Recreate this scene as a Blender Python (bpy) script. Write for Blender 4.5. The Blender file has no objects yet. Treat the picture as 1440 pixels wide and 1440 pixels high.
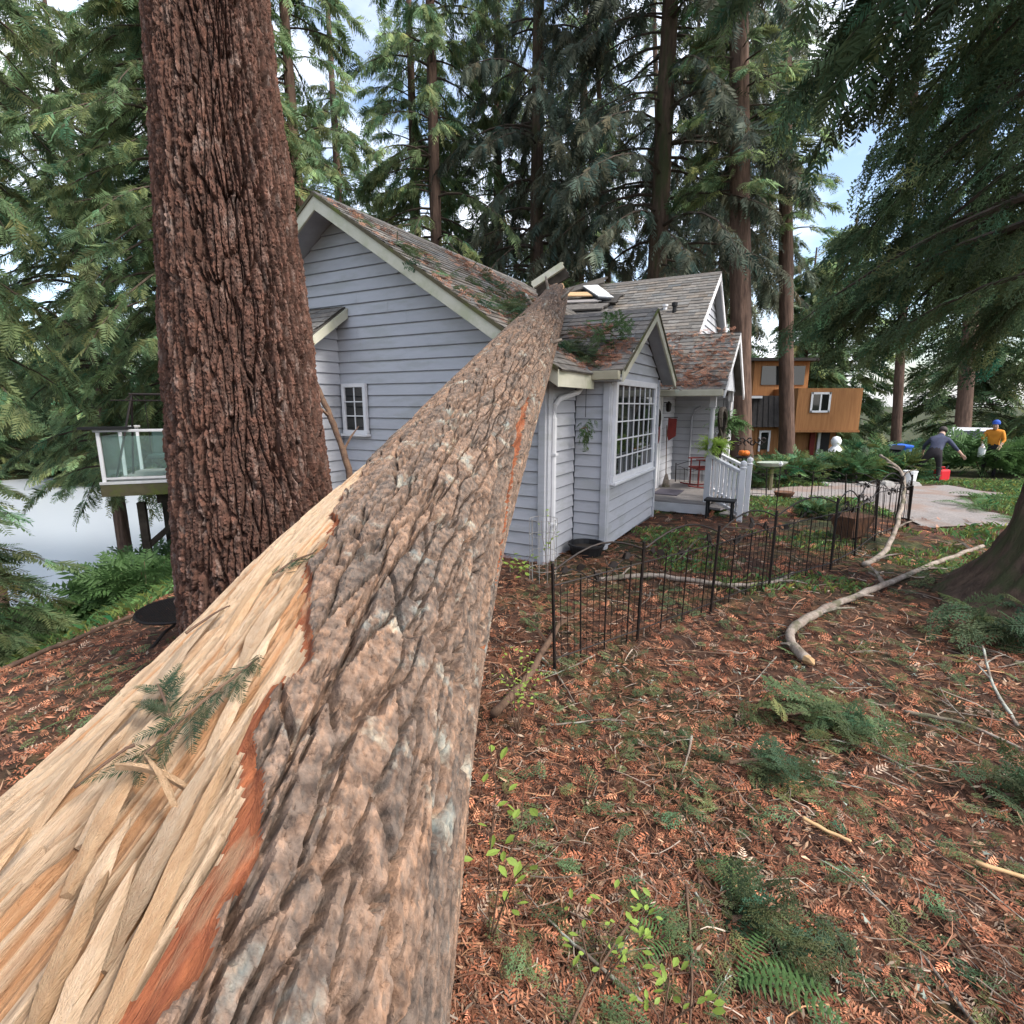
import bpy, math, random
import numpy as np
from mathutils import Matrix, Vector

R = math.radians
rng = np.random.default_rng(7)
random.seed(7)
SC = bpy.context.scene
COL = SC.collection

# ------------------------------------------------------------------ camera
cam_d = bpy.data.cameras.new('camera')
cam = bpy.data.objects.new('camera', cam_d); COL.objects.link(cam)
cam.location = (0, 0, 2.0)
cam.rotation_euler = (R(90 - 11.3), 0, 0)
cam_d.sensor_width = 36.0
cam_d.lens = 36.0 * 750 / 1440
cam_d.clip_start = 0.05
cam_d.clip_end = 2000
SC.camera = cam

# ------------------------------------------------------------------ world and sun
SUN_EL, SUN_AZ = 48, 120          # azimuth clockwise from +Y (into the picture)
w = bpy.data.worlds.new('World'); SC.world = w; w.use_nodes = True
nt = w.node_tree; nt.nodes.clear()
out = nt.nodes.new('ShaderNodeOutputWorld')
bg = nt.nodes.new('ShaderNodeBackground'); bg.inputs['Strength'].default_value = 0.115
sky = nt.nodes.new('ShaderNodeTexSky'); sky.sky_type = 'NISHITA'; sky.sun_disc = False
sky.sun_elevation = R(SUN_EL); sky.sun_rotation = R(SUN_AZ)
sky.air_density = 1.0; sky.dust_density = 2.5; sky.ozone_density = 1.0
tc = nt.nodes.new('ShaderNodeTexCoord')
mp = nt.nodes.new('ShaderNodeMapping'); mp.inputs['Scale'].default_value = (1, 1, 2.2)
nz = nt.nodes.new('ShaderNodeTexNoise'); nz.inputs['Scale'].default_value = 2.6; nz.inputs['Detail'].default_value = 7
cr = nt.nodes.new('ShaderNodeValToRGB')
cr.color_ramp.elements[0].position = 0.42; cr.color_ramp.elements[1].position = 0.70
mx = nt.nodes.new('ShaderNodeMix'); mx.data_type = 'RGBA'
mx.inputs['B'].default_value = (6.6, 6.7, 7.0, 1)      # cloud
L = nt.links.new
L(tc.outputs['Generated'], mp.inputs['Vector']); L(mp.outputs['Vector'], nz.inputs['Vector'])
L(nz.outputs['Fac'], cr.inputs['Fac']); L(cr.outputs['Color'], mx.inputs['Factor'])
L(sky.outputs['Color'], mx.inputs['A']); L(mx.outputs['Result'], bg.inputs['Color'])
L(bg.outputs['Background'], out.inputs['Surface'])

sd = bpy.data.lights.new('sun', 'SUN'); sd.energy = 1.5; sd.angle = R(14); sd.color = (1.0, 0.96, 0.9)
sun = bpy.data.objects.new('sun', sd); COL.objects.link(sun)
sun.rotation_euler = (R(90 - SUN_EL), 0, R(180 - SUN_AZ))
SC.view_settings.view_transform = 'Standard'; SC.view_settings.look = 'None'
SC.view_settings.exposure = 1.55; SC.view_settings.gamma = 1.0
SC.view_settings.use_curve_mapping = False

# ------------------------------------------------------------------ noise
def _h(ix, iy, s):
    n = (ix.astype(np.int64) * 374761393 + iy.astype(np.int64) * 668265263 + s * 1442695041) & 0xffffffff
    n = ((n ^ (n >> 13)) * 1274126177) & 0xffffffff
    return ((n ^ (n >> 16)) & 0xffffff) / float(0x1000000)
def vnoise(x, y, s=0):
    x = np.asarray(x, float); y = np.asarray(y, float)
    x, y = np.broadcast_arrays(x, y)
    ix = np.floor(x); iy = np.floor(y); fx = x - ix; fy = y - iy
    fx = fx * fx * fx * (fx * (fx * 6 - 15) + 10); fy = fy * fy * fy * (fy * (fy * 6 - 15) + 10)
    a = _h(ix, iy, s); b = _h(ix + 1, iy, s); c = _h(ix, iy + 1, s); d = _h(ix + 1, iy + 1, s)
    return (a + (b - a) * fx) * (1 - fy) + (c + (d - c) * fx) * fy
def fbm(x, y, o=4, s=0):
    t = 0; a = .5; n = 0
    for k in range(o):
        t = t + a * vnoise(x * 2 ** k + 17.3 * k, y * 2 ** k - 9.1 * k, s + k); n += a; a *= .5
    return t / n
def worley(x, y, s=0):
    """distance to nearest cell, to second nearest, and the random id of the nearest"""
    ix = np.floor(x); iy = np.floor(y)
    f1 = np.full(x.shape, 9.); f2 = np.full(x.shape, 9.); cid = np.zeros(x.shape)
    for dx in (-1, 0, 1):
        for dy in (-1, 0, 1):
            cx = ix + dx; cy = iy + dy
            d = np.hypot(cx + _h(cx, cy, s) - x, cy + _h(cx, cy, s + 5) - y)
            h = _h(cx, cy, s + 11)
            n = d < f1
            f2 = np.where(n, f1, np.minimum(f2, d)); cid = np.where(n, h, cid); f1 = np.where(n, d, f1)
    return f1, f2, cid
def sstep(a, b, x):
    t = np.clip((x - a) / (b - a), 0, 1); return t * t * (3 - 2 * t)

# ------------------------------------------------------------------ materials
MATS = {}
def mat(name, c1, c2=None, scale=5., rough=.8, bump=0., bscale=None, stretch=(1, 1, 1), attr=False,
        metal=0., spec=.3, transl=0., trans=0., detail=6., lo=.35, hi=.65, c3=None, s3=1., c3lo=.5, ior=1.45, objrand=0.):
    m = bpy.data.materials.new(name); m.use_nodes = True; MATS[name] = m
    n = m.node_tree; N = n.nodes; K = n.links.new
    b = N['Principled BSDF']; o = N['Material Output']
    b.inputs['Roughness'].default_value = rough; b.inputs['Metallic'].default_value = metal
    b.inputs['Specular IOR Level'].default_value = spec; b.inputs['IOR'].default_value = ior
    if trans: b.inputs['Transmission Weight'].default_value = trans
    src = None
    tcn = N.new('ShaderNodeTexCoord'); mpn = N.new('ShaderNodeMapping')
    mpn.inputs['Scale'].default_value = stretch; K(tcn.outputs['Object'], mpn.inputs['Vector'])
    def noise(sc, det=detail):
        t = N.new('ShaderNodeTexNoise'); t.inputs['Scale'].default_value = sc; t.inputs['Detail'].default_value = det
        t.inputs['Roughness'].default_value = .6
        K(mpn.outputs['Vector'], t.inputs['Vector']); return t.outputs['Fac']
    def mixc(f, a, bb, mode='MIX'):
        x = N.new('ShaderNodeMix'); x.data_type = 'RGBA'; x.blend_type = mode
        if isinstance(f, float): x.inputs['Factor'].default_value = f
        else: K(f, x.inputs['Factor'])
        for v, k in ((a, 'A'), (bb, 'B')):
            if isinstance(v, tuple): x.inputs[k].default_value = (*v, 1)
            else: K(v, x.inputs[k])
        return x.outputs['Result']
    def ramp(f, a, z):
        x = N.new('ShaderNodeMapRange'); x.inputs['From Min'].default_value = a; x.inputs['From Max'].default_value = z
        K(f, x.inputs['Value']); return x.outputs['Result']
    src = c1
    if c2 is not None: src = mixc(ramp(noise(scale), lo, hi), c1, c2)
    if c3 is not None: src = mixc(ramp(noise(s3), c3lo, c3lo + .12), src, c3)
    if attr:
        a = N.new('ShaderNodeAttribute'); a.attribute_name = 'Col'
        src = mixc(1.0, src, a.outputs['Color'], 'MULTIPLY')
    if objrand:
        oi = N.new('ShaderNodeObjectInfo'); hv = N.new('ShaderNodeHueSaturation')
        mr = N.new('ShaderNodeMapRange'); mr.inputs['To Min'].default_value = 1 - objrand; mr.inputs['To Max'].default_value = 1 + objrand
        K(oi.outputs['Random'], mr.inputs['Value']); K(mr.outputs['Result'], hv.inputs['Value'])
        if isinstance(src, tuple): hv.inputs['Color'].default_value = (*src, 1)
        else: K(src, hv.inputs['Color'])
        src = hv.outputs['Color']
    if isinstance(src, tuple): b.inputs['Base Color'].default_value = (*src, 1)
    else: K(src, b.inputs['Base Color'])
    if bump:
        bn = N.new('ShaderNodeBump'); bn.inputs['Strength'].default_value = min(1, bump); bn.inputs['Distance'].default_value = min(.02, .9 / (bscale or scale * 4))
        K(noise(bscale or scale * 4, 8), bn.inputs['Height']); K(bn.outputs['Normal'], b.inputs['Normal'])
    if transl:
        t = N.new('ShaderNodeBsdfTranslucent'); ms = N.new('ShaderNodeMixShader'); ms.inputs['Fac'].default_value = transl
        if isinstance(src, tuple): t.inputs['Color'].default_value = (*src, 1)
        else: K(src, t.inputs['Color'])
        K(b.outputs['BSDF'], ms.inputs[1]); K(t.outputs['BSDF'], ms.inputs[2]); K(ms.outputs['Shader'], o.inputs['Surface'])
    return m
M = MATS
mat('siding', (.475, .485, .515), (.44, .45, .48), 3, .62, .15, 60, stretch=(1, 1, 4), objrand=.04, c3=(.40, .41, .42), s3=1.3)
mat('siding_shadow_edge', (.19, .20, .22), (.26, .27, .30), 8, .9)  # dark tone for board bottoms, paints in the shadow line under each lap
mat('sheathing', (.19, .2, .22), (.13, .14, .15), 6, .9)
mat('trim', (.56, .54, .44), (.47, .46, .35), 4, .6, .1, 40, c3=(.42, .43, .30), s3=2.)
mat('white_trim', (.74, .74, .75), (.66, .66, .67), 4, .5, .08, 40)
mat('post_white', (.60, .60, .61), (.50, .50, .50), 5, .6)
mat('soffit', (.36, .37, .40), (.30, .31, .33), 4, .8)
mat('shingle', (.20, .185, .165), (.13, .12, .11), 12, .95, .6, 120, attr=True)
mat('shingle_plain', (.17, .158, .142), (.11, .10, .095), 12, .95, .6, 120)
mat('roof_board', (.12, .11, .10), (.09, .08, .07), 5, .95)
mat('gutter', (.52, .49, .38), (.44, .41, .30), 5, .45)
mat('glass_dark', (.012, .014, .014), rough=.03, spec=.8)
mat('glass_clear', (.62, .80, .76), rough=.03, trans=.9, ior=1.4)
mat('foundation', (.12, .12, .12), (.08, .08, .075), 5, .95)
mat('deck_wood', (.30, .28, .27), (.22, .2, .19), 4, .85, .3, 30, stretch=(1, 8, 8))
mat('dark_wood', (.06, .05, .04), (.03, .025, .02), 6, .9, .4, 30)
mat('mossy_wood', (.10, .09, .05), (.07, .06, .04), 4, .9, .3, 30, c3=(.10, .12, .03), s3=2)
mat('fresh_board', (.62, .42, .24), (.52, .33, .17), 3, .7, .2, 20, stretch=(1, 6, 6))
mat('black_metal', (.012, .012, .013), (.03, .02, .016), 25, .55, metal=.3)
mat('bark_red', (.128, .068, .049), (.052, .028, .021), 16, .95, .8, 150, stretch=(2, 2, .6), attr=True, c3=(.20, .14, .115), s3=9., c3lo=.55)
mat('bark_grey', (.235, .168, .126), (.088, .060, .045), 26, .92, .9, 150, attr=True, c3=(.29, .285, .24), s3=7., c3lo=.58)
mat('bark_far', (.15, .095, .07), (.07, .045, .035), 6, .95, 1., 14, stretch=(2, 2, .35))
mat('bark_dark', (.13, .088, .062), (.06, .04, .03), 6, .95, 1., 30, stretch=(2, 2, .4), c3=(.06, .065, .03), s3=1.3)
mat('inner_bark', (.44, .15, .065), (.24, .075, .038), 12, .85, 1., 50, stretch=(6, .5, 6), attr=True, c3=(.38, .22, .13), s3=5., c3lo=.54)
mat('fresh_wood', (.66, .50, .345), (.56, .385, .245), 16, .75, 1., 70, stretch=(7, .3, 7), attr=True)
mat('limb', (.09, .065, .05), (.05, .04, .03), 9, .95, .5, 40)
mat('stick_grey', (.25, .21, .17), (.15, .115, .09), 14, .95, .6, 60, c3=(.36, .38, .33), s3=9)
mat('stick_brown', (.16, .10, .065), (.09, .055, .04), 14, .95, .6, 60)
mat('pale_bark', (.36, .31, .26), (.22, .17, .14), 9, .9, .6, 50, c3=(.13, .12, .08), s3=6)
mat('stick_fresh', (.55, .38, .2), (.45, .28, .14), 10, .8)
mat('cedar', (.088, .128, .062), attr=True, rough=.6, transl=.42)
mat('needle_dark', (.042, .066, .032), attr=True, rough=.6, transl=.25)
mat('cedar_light', (.155, .21, .095), attr=True, rough=.6, transl=.5)
mat('cedar_dark', (.10, .118, .082), attr=True, rough=.6, transl=.45)
mat('fern', (.075, .15, .05), (.10, .18, .06), 3, .55, transl=.3)
mat('young_leaf', (.34, .46, .10), (.26, .40, .08), 30, .5, transl=.4, objrand=.15)
mat('shrub_leaf', (.09, .145, .055), attr=True, rough=.55, transl=.3)
mat('litter', (1., 1., 1.), attr=True, rough=.9)
mat('grass', (.13, .20, .06), attr=True, rough=.7, transl=.3)
mat('lichen', (.32, .36, .30), (.24, .28, .23), 12, .95)
mat('moss', (.09, .12, .025), (.06, .08, .02), 12, .98)
mat('gravel', (.30, .275, .26), (.19, .17, .16), 30, .95, .8, 90, c3=(.24, .18, .15), s3=.9)
mat('hill', (.05, .075, .035), (.03, .05, .025), .12, .95)
mat('orange_wood', (.36, .17, .065), (.27, .12, .045), 2, .75, .2, 20, stretch=(8, 8, .5), objrand=.12)
mat('dark_shake', (.055, .05, .048), (.035, .032, .03), 5, .95, .4, 20)
mat('red_wood', (.20, .025, .02), (.14, .02, .018), 8, .6)
mat('red_plastic', (.55, .02, .03), rough=.4)
mat('blue_plastic', (.03, .12, .55), rough=.45)
mat('white_plastic', (.75, .76, .77), rough=.4)
mat('white_paint', (.68, .70, .72), rough=.25, spec=.5)
mat('black_plastic', (.015, .015, .016), rough=.5)
mat('rubber', (.02, .02, .02), rough=.8)
mat('tail_red', (.4, .02, .015), rough=.3)
mat('pumpkin', (.60, .16, .02), (.48, .11, .015), 5, .5)
mat('terracotta', (.17, .085, .05), (.11, .06, .04), 6, .9)
mat('mat_grey', (.11, .10, .13), (.08, .075, .09), 40, .95)
mat('green_cushion', (.03, .055, .05), (.02, .04, .035), 8, .85)
mat('navy_cloth', (.065, .075, .12), (.05, .055, .09), 8, .9)
mat('dark_cloth', (.035, .03, .035), (.025, .022, .025), 8, .9)
mat('orange_cloth', (.62, .24, .03), (.5, .18, .02), 6, .8)
mat('blue_cloth', (.04, .10, .42), rough=.8)
mat('skin', (.52, .33, .25), rough=.6)
mat('hair', (.06, .05, .045), rough=.7)
mat('stone', (.33, .32, .30), (.22, .21, .20), 5, .9, .5, 20)
mat('rust', (.16, .075, .04), (.09, .05, .035), 12, .85)

gm = mat('ground', (.085, .042, .027), (.035, .021, .015), 12, .96, .9, 40, c3=(.14, .065, .038), s3=4., attr=True)
wm = mat('water', (.45, .48, .50), rough=.22, spec=.6, bump=.25, bscale=1.2)

# ------------------------------------------------------------------ mesh helpers
def npmesh(name, V, F, mats, col=None, smooth=False, midx=None):
    """V (n,3); F list of int arrays (k,3) or (k,4)"""
    me = bpy.data.meshes.new(name)
    V = np.asarray(V, np.float32); me.vertices.add(len(V)); me.vertices.foreach_set('co', V.ravel())
    loops = np.concatenate([f.ravel() for f in F]).astype(np.int32)
    tot = np.concatenate([np.full(len(f), f.shape[1]) for f in F]).astype(np.int32)
    st = np.concatenate([[0], np.cumsum(tot)[:-1]]).astype(np.int32)
    me.loops.add(len(loops)); me.loops.foreach_set('vertex_index', loops)
    me.polygons.add(len(tot)); me.polygons.foreach_set('loop_start', st); me.polygons.foreach_set('loop_total', tot)
    for m_ in (mats if isinstance(mats, list) else [mats]): me.materials.append(M[m_] if isinstance(m_, str) else m_)
    if midx is not None: me.polygons.foreach_set('material_index', np.asarray(midx, np.int32))
    me.update(calc_edges=True)
    me.polygons.foreach_set('use_smooth', np.full(len(tot), smooth))
    if col is not None:
        a = me.color_attributes.new('Col', 'FLOAT_COLOR', 'POINT')
        c = np.ones((len(V), 4), np.float32); c[:, :3] = col; a.data.foreach_set('color', c.ravel())
    me.validate()
    return me
def link(name, me, parent=None, world=False):
    o = bpy.data.objects.new(name, me); COL.objects.link(o)
    if parent is not None:
        o.parent = parent
        if world:
            o.matrix_parent_inverse = (Matrix.Translation(parent.location) @ parent.rotation_euler.to_matrix().to_4x4()).inverted()
    return o
def tag(o, label=None, cat=None, group=None, kind=None):
    if label: o['label'] = label
    if cat: o['category'] = cat
    if group: o['group'] = group
    if kind: o['kind'] = kind
    return o
def thing(name, label, cat, loc=(0, 0, 0), rz=0, group=None):
    o = bpy.data.objects.new(name, None); COL.objects.link(o); o.empty_display_size = .2
    o.location = loc; o.rotation_euler = (0, 0, rz)
    return tag(o, label, cat, group)
def copy_tree(o, parent=None):
    c = o.copy(); COL.objects.link(c); c.parent = parent
    for ch in o.children: copy_tree(ch, c)
    return c
class MB:
    def __init__(s): s.v = []; s.f = []
    def add(s, V, F):
        b = len(s.v); s.v += [tuple(map(float, p)) for p in V]; s.f += [tuple(i + b for i in q) for q in F]; return s
    def box(s, c, d, rot=None):
        x, y, z = d[0] / 2, d[1] / 2, d[2] / 2
        V = [Vector((sx * x, sy * y, sz * z)) for sx in (-1, 1) for sy in (-1, 1) for sz in (-1, 1)]
        if rot is not None: V = [rot @ p for p in V]
        c = Vector(c)
        return s.add([p + c for p in V], [(0, 1, 3, 2), (4, 6, 7, 5), (0, 4, 5, 1), (2, 3, 7, 6), (0, 2, 6, 4), (1, 5, 7, 3)])
    def bar(s, a, b, wd, hh, roll=0):
        a = Vector(a); b = Vector(b); d = b - a
        q = d.to_track_quat('X', 'Z').to_matrix() @ Matrix.Rotation(roll, 3, 'X')
        return s.box((a + b) / 2, (d.length, wd, hh), q)
    def prism(s, poly, off):
        n = len(poly); o = Vector(off)
        V = [Vector(p) for p in poly] + [Vector(p) + o for p in poly]
        return s.add(V, [tuple(range(n))[::-1], tuple(range(n, 2 * n))] + [(i, (i + 1) % n, (i + 1) % n + n, i + n) for i in range(n)])
    def tube(s, pts, rad, n=6, cap=True):
        pts = [Vector([float(q) for q in p]) for p in pts]; V = []; k = len(pts)
        rad = [float(q) for q in rad] if hasattr(rad, '__len__') else [float(rad)] * k
        up = Vector((0, 0, 1))
        for i, p in enumerate(pts):
            t = (pts[min(i + 1, k - 1)] - pts[max(i - 1, 0)]).normalized()
            a = t.cross(up)
            if a.length < .05: a = t.cross(Vector((1, 0, 0)))
            a.normalize(); b = t.cross(a)
            V += [p + rad[i] * (math.cos(2 * math.pi * j / n) * a + math.sin(2 * math.pi * j / n) * b) for j in range(n)]
        F = [(i * n + j, i * n + (j + 1) % n, (i + 1) * n + (j + 1) % n, (i + 1) * n + j) for i in range(k - 1) for j in range(n)]
        if cap: F += [tuple(range(n))[::-1], tuple(range((k - 1) * n, k * n))]
        return s.add(V, F)
    def lathe(s, prof, c=(0, 0, 0), n=14):
        V = [(c[0] + r * math.cos(2 * math.pi * j / n), c[1] + r * math.sin(2 * math.pi * j / n), c[2] + z) for r, z in prof for j in range(n)]
        k = len(prof)
        F = [(i * n + j, i * n + (j + 1) % n, (i + 1) * n + (j + 1) % n, (i + 1) * n + j) for i in range(k - 1) for j in range(n)]
        F += [tuple(range(n))[::-1], tuple(range((k - 1) * n, k * n))]
        return s.add(V, F)
    def mesh(s, name, m, smooth=False):
        me = bpy.data.meshes.new(name); me.from_pydata(s.v, [], s.f)
        me.materials.append(M[m] if isinstance(m, str) else m); me.update()
        if smooth: me.polygons.foreach_set('use_smooth', [True] * len(me.polygons))
        return me
    def build(s, name, m, parent=None, smooth=False, bevel=0, world=False):
        o = link(name, s.mesh(name, m, smooth), parent, world)
        if bevel:
            b = o.modifiers.new('bevel', 'BEVEL'); b.width = bevel; b.segments = 2; b.limit_method = 'ANGLE'
        return o
def strut(o, kind='structure'): o['kind'] = kind; return o

# ------------------------------------------------------------------ terrain
def zg(x, y):
    x = np.asarray(x, float); y = np.asarray(y, float)
    z = -.03 * np.maximum(0, y - 9)
    z = np.maximum(z, -1.1)
    q = np.maximum(0, -x - 1.3 - .10 * np.maximum(0, 6 - y))
    q = q + .25 * np.maximum(0, y - 14) * (x < 40) * sstep(2, -8, x)
    d = np.where(q < 6, .05 * q * q, 1.8 + .6 * (q - 6))
    z = z - np.minimum(d, 8.5)
    z = z + .10 * (fbm(x * .9, y * .9, 3, 3) - .5) + .045 * (fbm(x * 4, y * 4, 3, 8) - .5) * (np.hypot(x, y) < 14)
    z = z + .22 * np.exp(-((x + .3) ** 2 / .5 + (y - .9) ** 2 / .8))
    far = sstep(60, 130, np.hypot(x, y))
    return z + far * sstep(-.2, -.6, x / (np.abs(y) + 1)) * 14 + far * 3 * (fbm(x * .02, y * .02, 3, 5))
def zt(x, y): return float(zg(np.array([x]), np.array([y]))[0])
def axis_pts(a, fine, n, far):
    k = np.arange(1, n + 1) / n
    return np.concatenate([a[0] - (np.exp(k[::-1] * math.log(far + 1)) - 1), np.arange(a[0], a[1] + 1e-6, fine), a[1] + (np.exp(k * math.log(far + 1)) - 1)])
gx = axis_pts((-6, 8), .07, 60, 500); gy = axis_pts((0.2, 10), .07, 60, 500)
X, Y = np.meshgrid(gx, gy)
Zg = zg(X, Y)
def gridfaces(nr, nc):
    i = np.arange(nr - 1)[:, None] * nc + np.arange(nc - 1)[None]
    i = i.ravel(); return np.stack([i, i + 1, i + nc + 1, i + nc], 1)
# colour zones: bare needle floor near the trees, moss and undergrowth farther out and in patches
gr_w = np.clip(sstep(17, 24, np.hypot(X, Y)) + .8 * sstep(.50, .66, fbm(X * .8, Y * .8, 4, 77)) * sstep(4.5, 7.0, Y) + .5 * sstep(.58, .72, fbm(X * 2.2, Y * 2.2, 3, 78)), 0, 1)[..., None]
gcol = ((1 - gr_w) * np.array([1, 1, 1.]) + gr_w * np.array([.55, 1.25, .75])).reshape(-1, 3)
ground = link('ground', npmesh('ground', np.stack([X, Y, Zg], -1).reshape(-1, 3), [gridfaces(*X.shape)], 'ground', gcol, smooth=True))
strut(ground)
water = MB().add([(-260, 12, -6.2), (-9, 12, -6.2), (-9, 130, -6.2), (-260, 130, -6.2)], [(0, 1, 2, 3)]).build('water', 'water'); strut(water)

def sheet(name, m, outline_fn, x0, x1, y0, y1, st, off):
    xs = np.arange(x0, x1, st); ys = np.arange(y0, y1, st); A, B = np.meshgrid(xs, ys)
    keep = outline_fn(A, B); F = gridfaces(*A.shape); k = keep.ravel(); F = F[k[F].all(1)]
    V = np.stack([A, B, zg(A, B) + off], -1).reshape(-1, 3)
    u, inv = np.unique(F, return_inverse=True)
    return link(name, npmesh(name, V[u], [inv.reshape(-1, 4)], m, smooth=True))
def drive_fn(x, y):
    n = .5 * (fbm(x * 1.5, y * 1.5, 3, 21) - .5)
    a = (np.abs(x - (7.9 + .36 * (y - 9))) < 1.0 + n + .07 * (y - 9)) & (y > 8.6)
    b = (np.abs(y - (13.2 + .05 * (x - 8))) < 1.0 + n) & (x > 4.6) & (x < 12)
    return a | b
strut(sheet('driveway', 'gravel', drive_fn, 4, 20, 8.5, 24, .09, .024))

# ------------------------------------------------------------------ foliage
def spray_template(pairs=12, width=.42, droop=.35, leaf=.10, sub=0, seed=1, curl=.2, segs=6):
    """a flat conifer spray along +X, length 1: a stem and side leaflets (diamonds)"""
    g = np.random.default_rng(seed); V = []; F = []
    def zc(x): return -droop * x * x
    def diamond(a, b, wd):
        d = b - a; n = np.array([-d[1], d[0], 0]); n = n / (np.linalg.norm(n) + 1e-9) * wd
        m_ = a + d * .45 + np.array([0, 0, .012]); k = len(V)
        V.extend([a, m_ + n, b, m_ - n]); F.append((k, k + 1, k + 2, k + 3))
    for i in range(segs):
        x0, x1 = i / segs, (i + 1) / segs
        k = len(V); V.extend([np.array([x0, -.006, zc(x0)]), np.array([x0, .006, zc(x0)]), np.array([x1, .005, zc(x1)]), np.array([x1, -.005, zc(x1)])]); F.append((k, k + 1, k + 2, k + 3))
    for i in range(pairs):
        x = .06 + .92 * i / pairs
        ln = width * (1 - .75 * x) * (.75 + .5 * g.random()) * (1 if x > .15 else .6)
        for s in (-1, 1):
            an = R(42 + 18 * g.random()); xx = x + .03 * s
            a = np.array([xx, 0, zc(xx)]); b = a + np.array([math.cos(an) * ln, s * math.sin(an) * ln, -curl * ln * (1 + g.random())])
            if not sub: diamond(a, b, leaf * (.35 + .65 * ln / width) * .5)
            else:
                diamond(a, b, leaf * .16)
                for j in range(1, sub + 1):
                    t = j / (sub + .6); p = a + (b - a) * t; sl = ln * .36 * (1.1 - .6 * t)
                    for s2 in (-1, 1):
                        a2 = an + s2 * R(42); q = p + np.array([math.cos(a2) * sl, s * math.sin(a2) * sl, -.25 * sl])
                        diamond(p, q, leaf * .22)
    return np.array(V), np.array(F)
TPL = {
    'fine': [spray_template(9, .46, .35, .10, 3, k) for k in (1, 2)],
    'mid': [spray_template(9, .46, .35, .095, 0, k, .2, 3) for k in (3, 4, 13)],
    'low': [spray_template(7, .5, .3, .13, 0, k) for k in (5, 6)],
    'flat': [spray_template(5, .45, .05, .12, 0, k, .05, 1) for k in (7, 8, 17)],
    'sprig': [spray_template(8, .46, .2, .10, 2, k, .2, 3) for k in (11, 12)],
    'hang': [spray_template(9, .36, .55, .09, 0, k, .5, 3) for k in (9, 10, 14)],
}
def norm(a): return a / (np.linalg.norm(a, axis=-1, keepdims=True) + 1e-9)
def scatter(P, D, S, tpl, col, roll=.5, up=None):
    """copies of templates at P along D scaled S; returns V, F, C arrays"""
    n = len(P); U = np.tile([0, 0, 1.], (n, 1)) if up is None else up
    U = U + rng.normal(0, roll, (n, 3)); Xd = norm(D); Yd = norm(np.cross(U, Xd)); Zd = np.cross(Xd, Yd)
    which = rng.integers(0, len(tpl), n); Vs = []; Fs = []; Cs = []; off = 0
    for k, (tv, tf) in enumerate(tpl):
        i = np.where(which == k)[0]
        if not len(i): continue
        v = P[i, None] + S[i, None, None] * (tv[None, :, 0:1] * Xd[i, None] + tv[None, :, 1:2] * Yd[i, None] + tv[None, :, 2:3] * Zd[i, None])
        Vs.append(v.reshape(-1, 3)); m_ = len(tv)
        Fs.append((tf[None] + (np.arange(len(i)) * m_)[:, None, None] + off).reshape(-1, 4)); off += len(i) * m_
        Cs.append(np.repeat(col[i], m_, 0))
    return np.concatenate(Vs), np.concatenate(Fs), np.concatenate(Cs)
def leafcol(n, var=.35, warm=.12):
    b = np.exp(rng.normal(0, var, n))[:, None]; h = rng.normal(0, warm, n)[:, None]
    return np.clip(b * np.concatenate([1 + h * 1.3, np.ones((n, 1)), 1 - h * .6], 1), .2, 3.)
def crown(h0, h1, nl, rad, nsp, size, tpl='mid', up=.12, droop=.45, az=(0, 360), shape=.75, var=.35, hang=.25, rmin=.25):
    """limbs and foliage round the Z axis; returns (limb MB, foliage arrays)"""
    lm = MB(); P = []; D = []; S = []; Cc = []
    for k in range(nl):
        f = (k + rng.random()) / nl; z = h0 + (h1 - h0) * f
        a = R(az[0] + (az[1] - az[0]) * rng.random())
        Ln = rad * (rmin + (1 - rmin) * (1 - f) ** shape) * (.65 + .5 * rng.random()) * (.6 + .4 * min(1, f * 8 + .3))
        d = np.array([math.cos(a), math.sin(a), 0]); u_ = up * (1 + .8 * rng.random()); dr = droop * (.7 + .6 * rng.random())
        t = np.linspace(0, 1, 7)[:, None]
        bend = rng.normal(0, .12); sd_ = np.array([-d[1], d[0], 0])
        path = np.array([0, 0, z]) + d * Ln * t + sd_ * bend * Ln * t * t + np.array([0, 0, 1]) * Ln * (u_ * t - dr * t * t)
        lm.tube(path, list(np.linspace(.012 + .011 * Ln, .004, 7)), 4, False)
        m_ = max(3, int(nsp * (.5 + .6 * Ln / rad)))
        tt = np.sqrt(rng.random(m_)) * .92 + .08
        pos = np.array([0, 0, z]) + d * Ln * tt[:, None] + sd_ * bend * Ln * tt[:, None] ** 2 + np.array([0, 0, 1]) * Ln * (u_ * tt - dr * tt * tt)[:, None]
        side = rng.choice([-1, 1], m_)[:, None] * (.25 + .75 * rng.random((m_, 1)))
        dv = d * (.55 + .5 * tt[:, None]) + sd_ * side + np.array([0, 0, 1]) * (u_ - 1.2 * dr * tt - hang * rng.random(m_))[:, None]
        pos = pos + sd_ * side * .15 * size * rng.random((m_, 1)) + rng.normal(0, .04 * size, (m_, 3))
        P.append(pos); D.append(dv); S.append(size * (.55 + .7 * rng.random(m_)))
        Cc.append(leafcol(m_, var) * math.exp(rng.normal(0, .2)))
    P = np.concatenate(P); D = np.concatenate(D); S = np.concatenate(S); Cc = np.concatenate(Cc)
    return lm, scatter(P, D, S, TPL[tpl], Cc)
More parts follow.
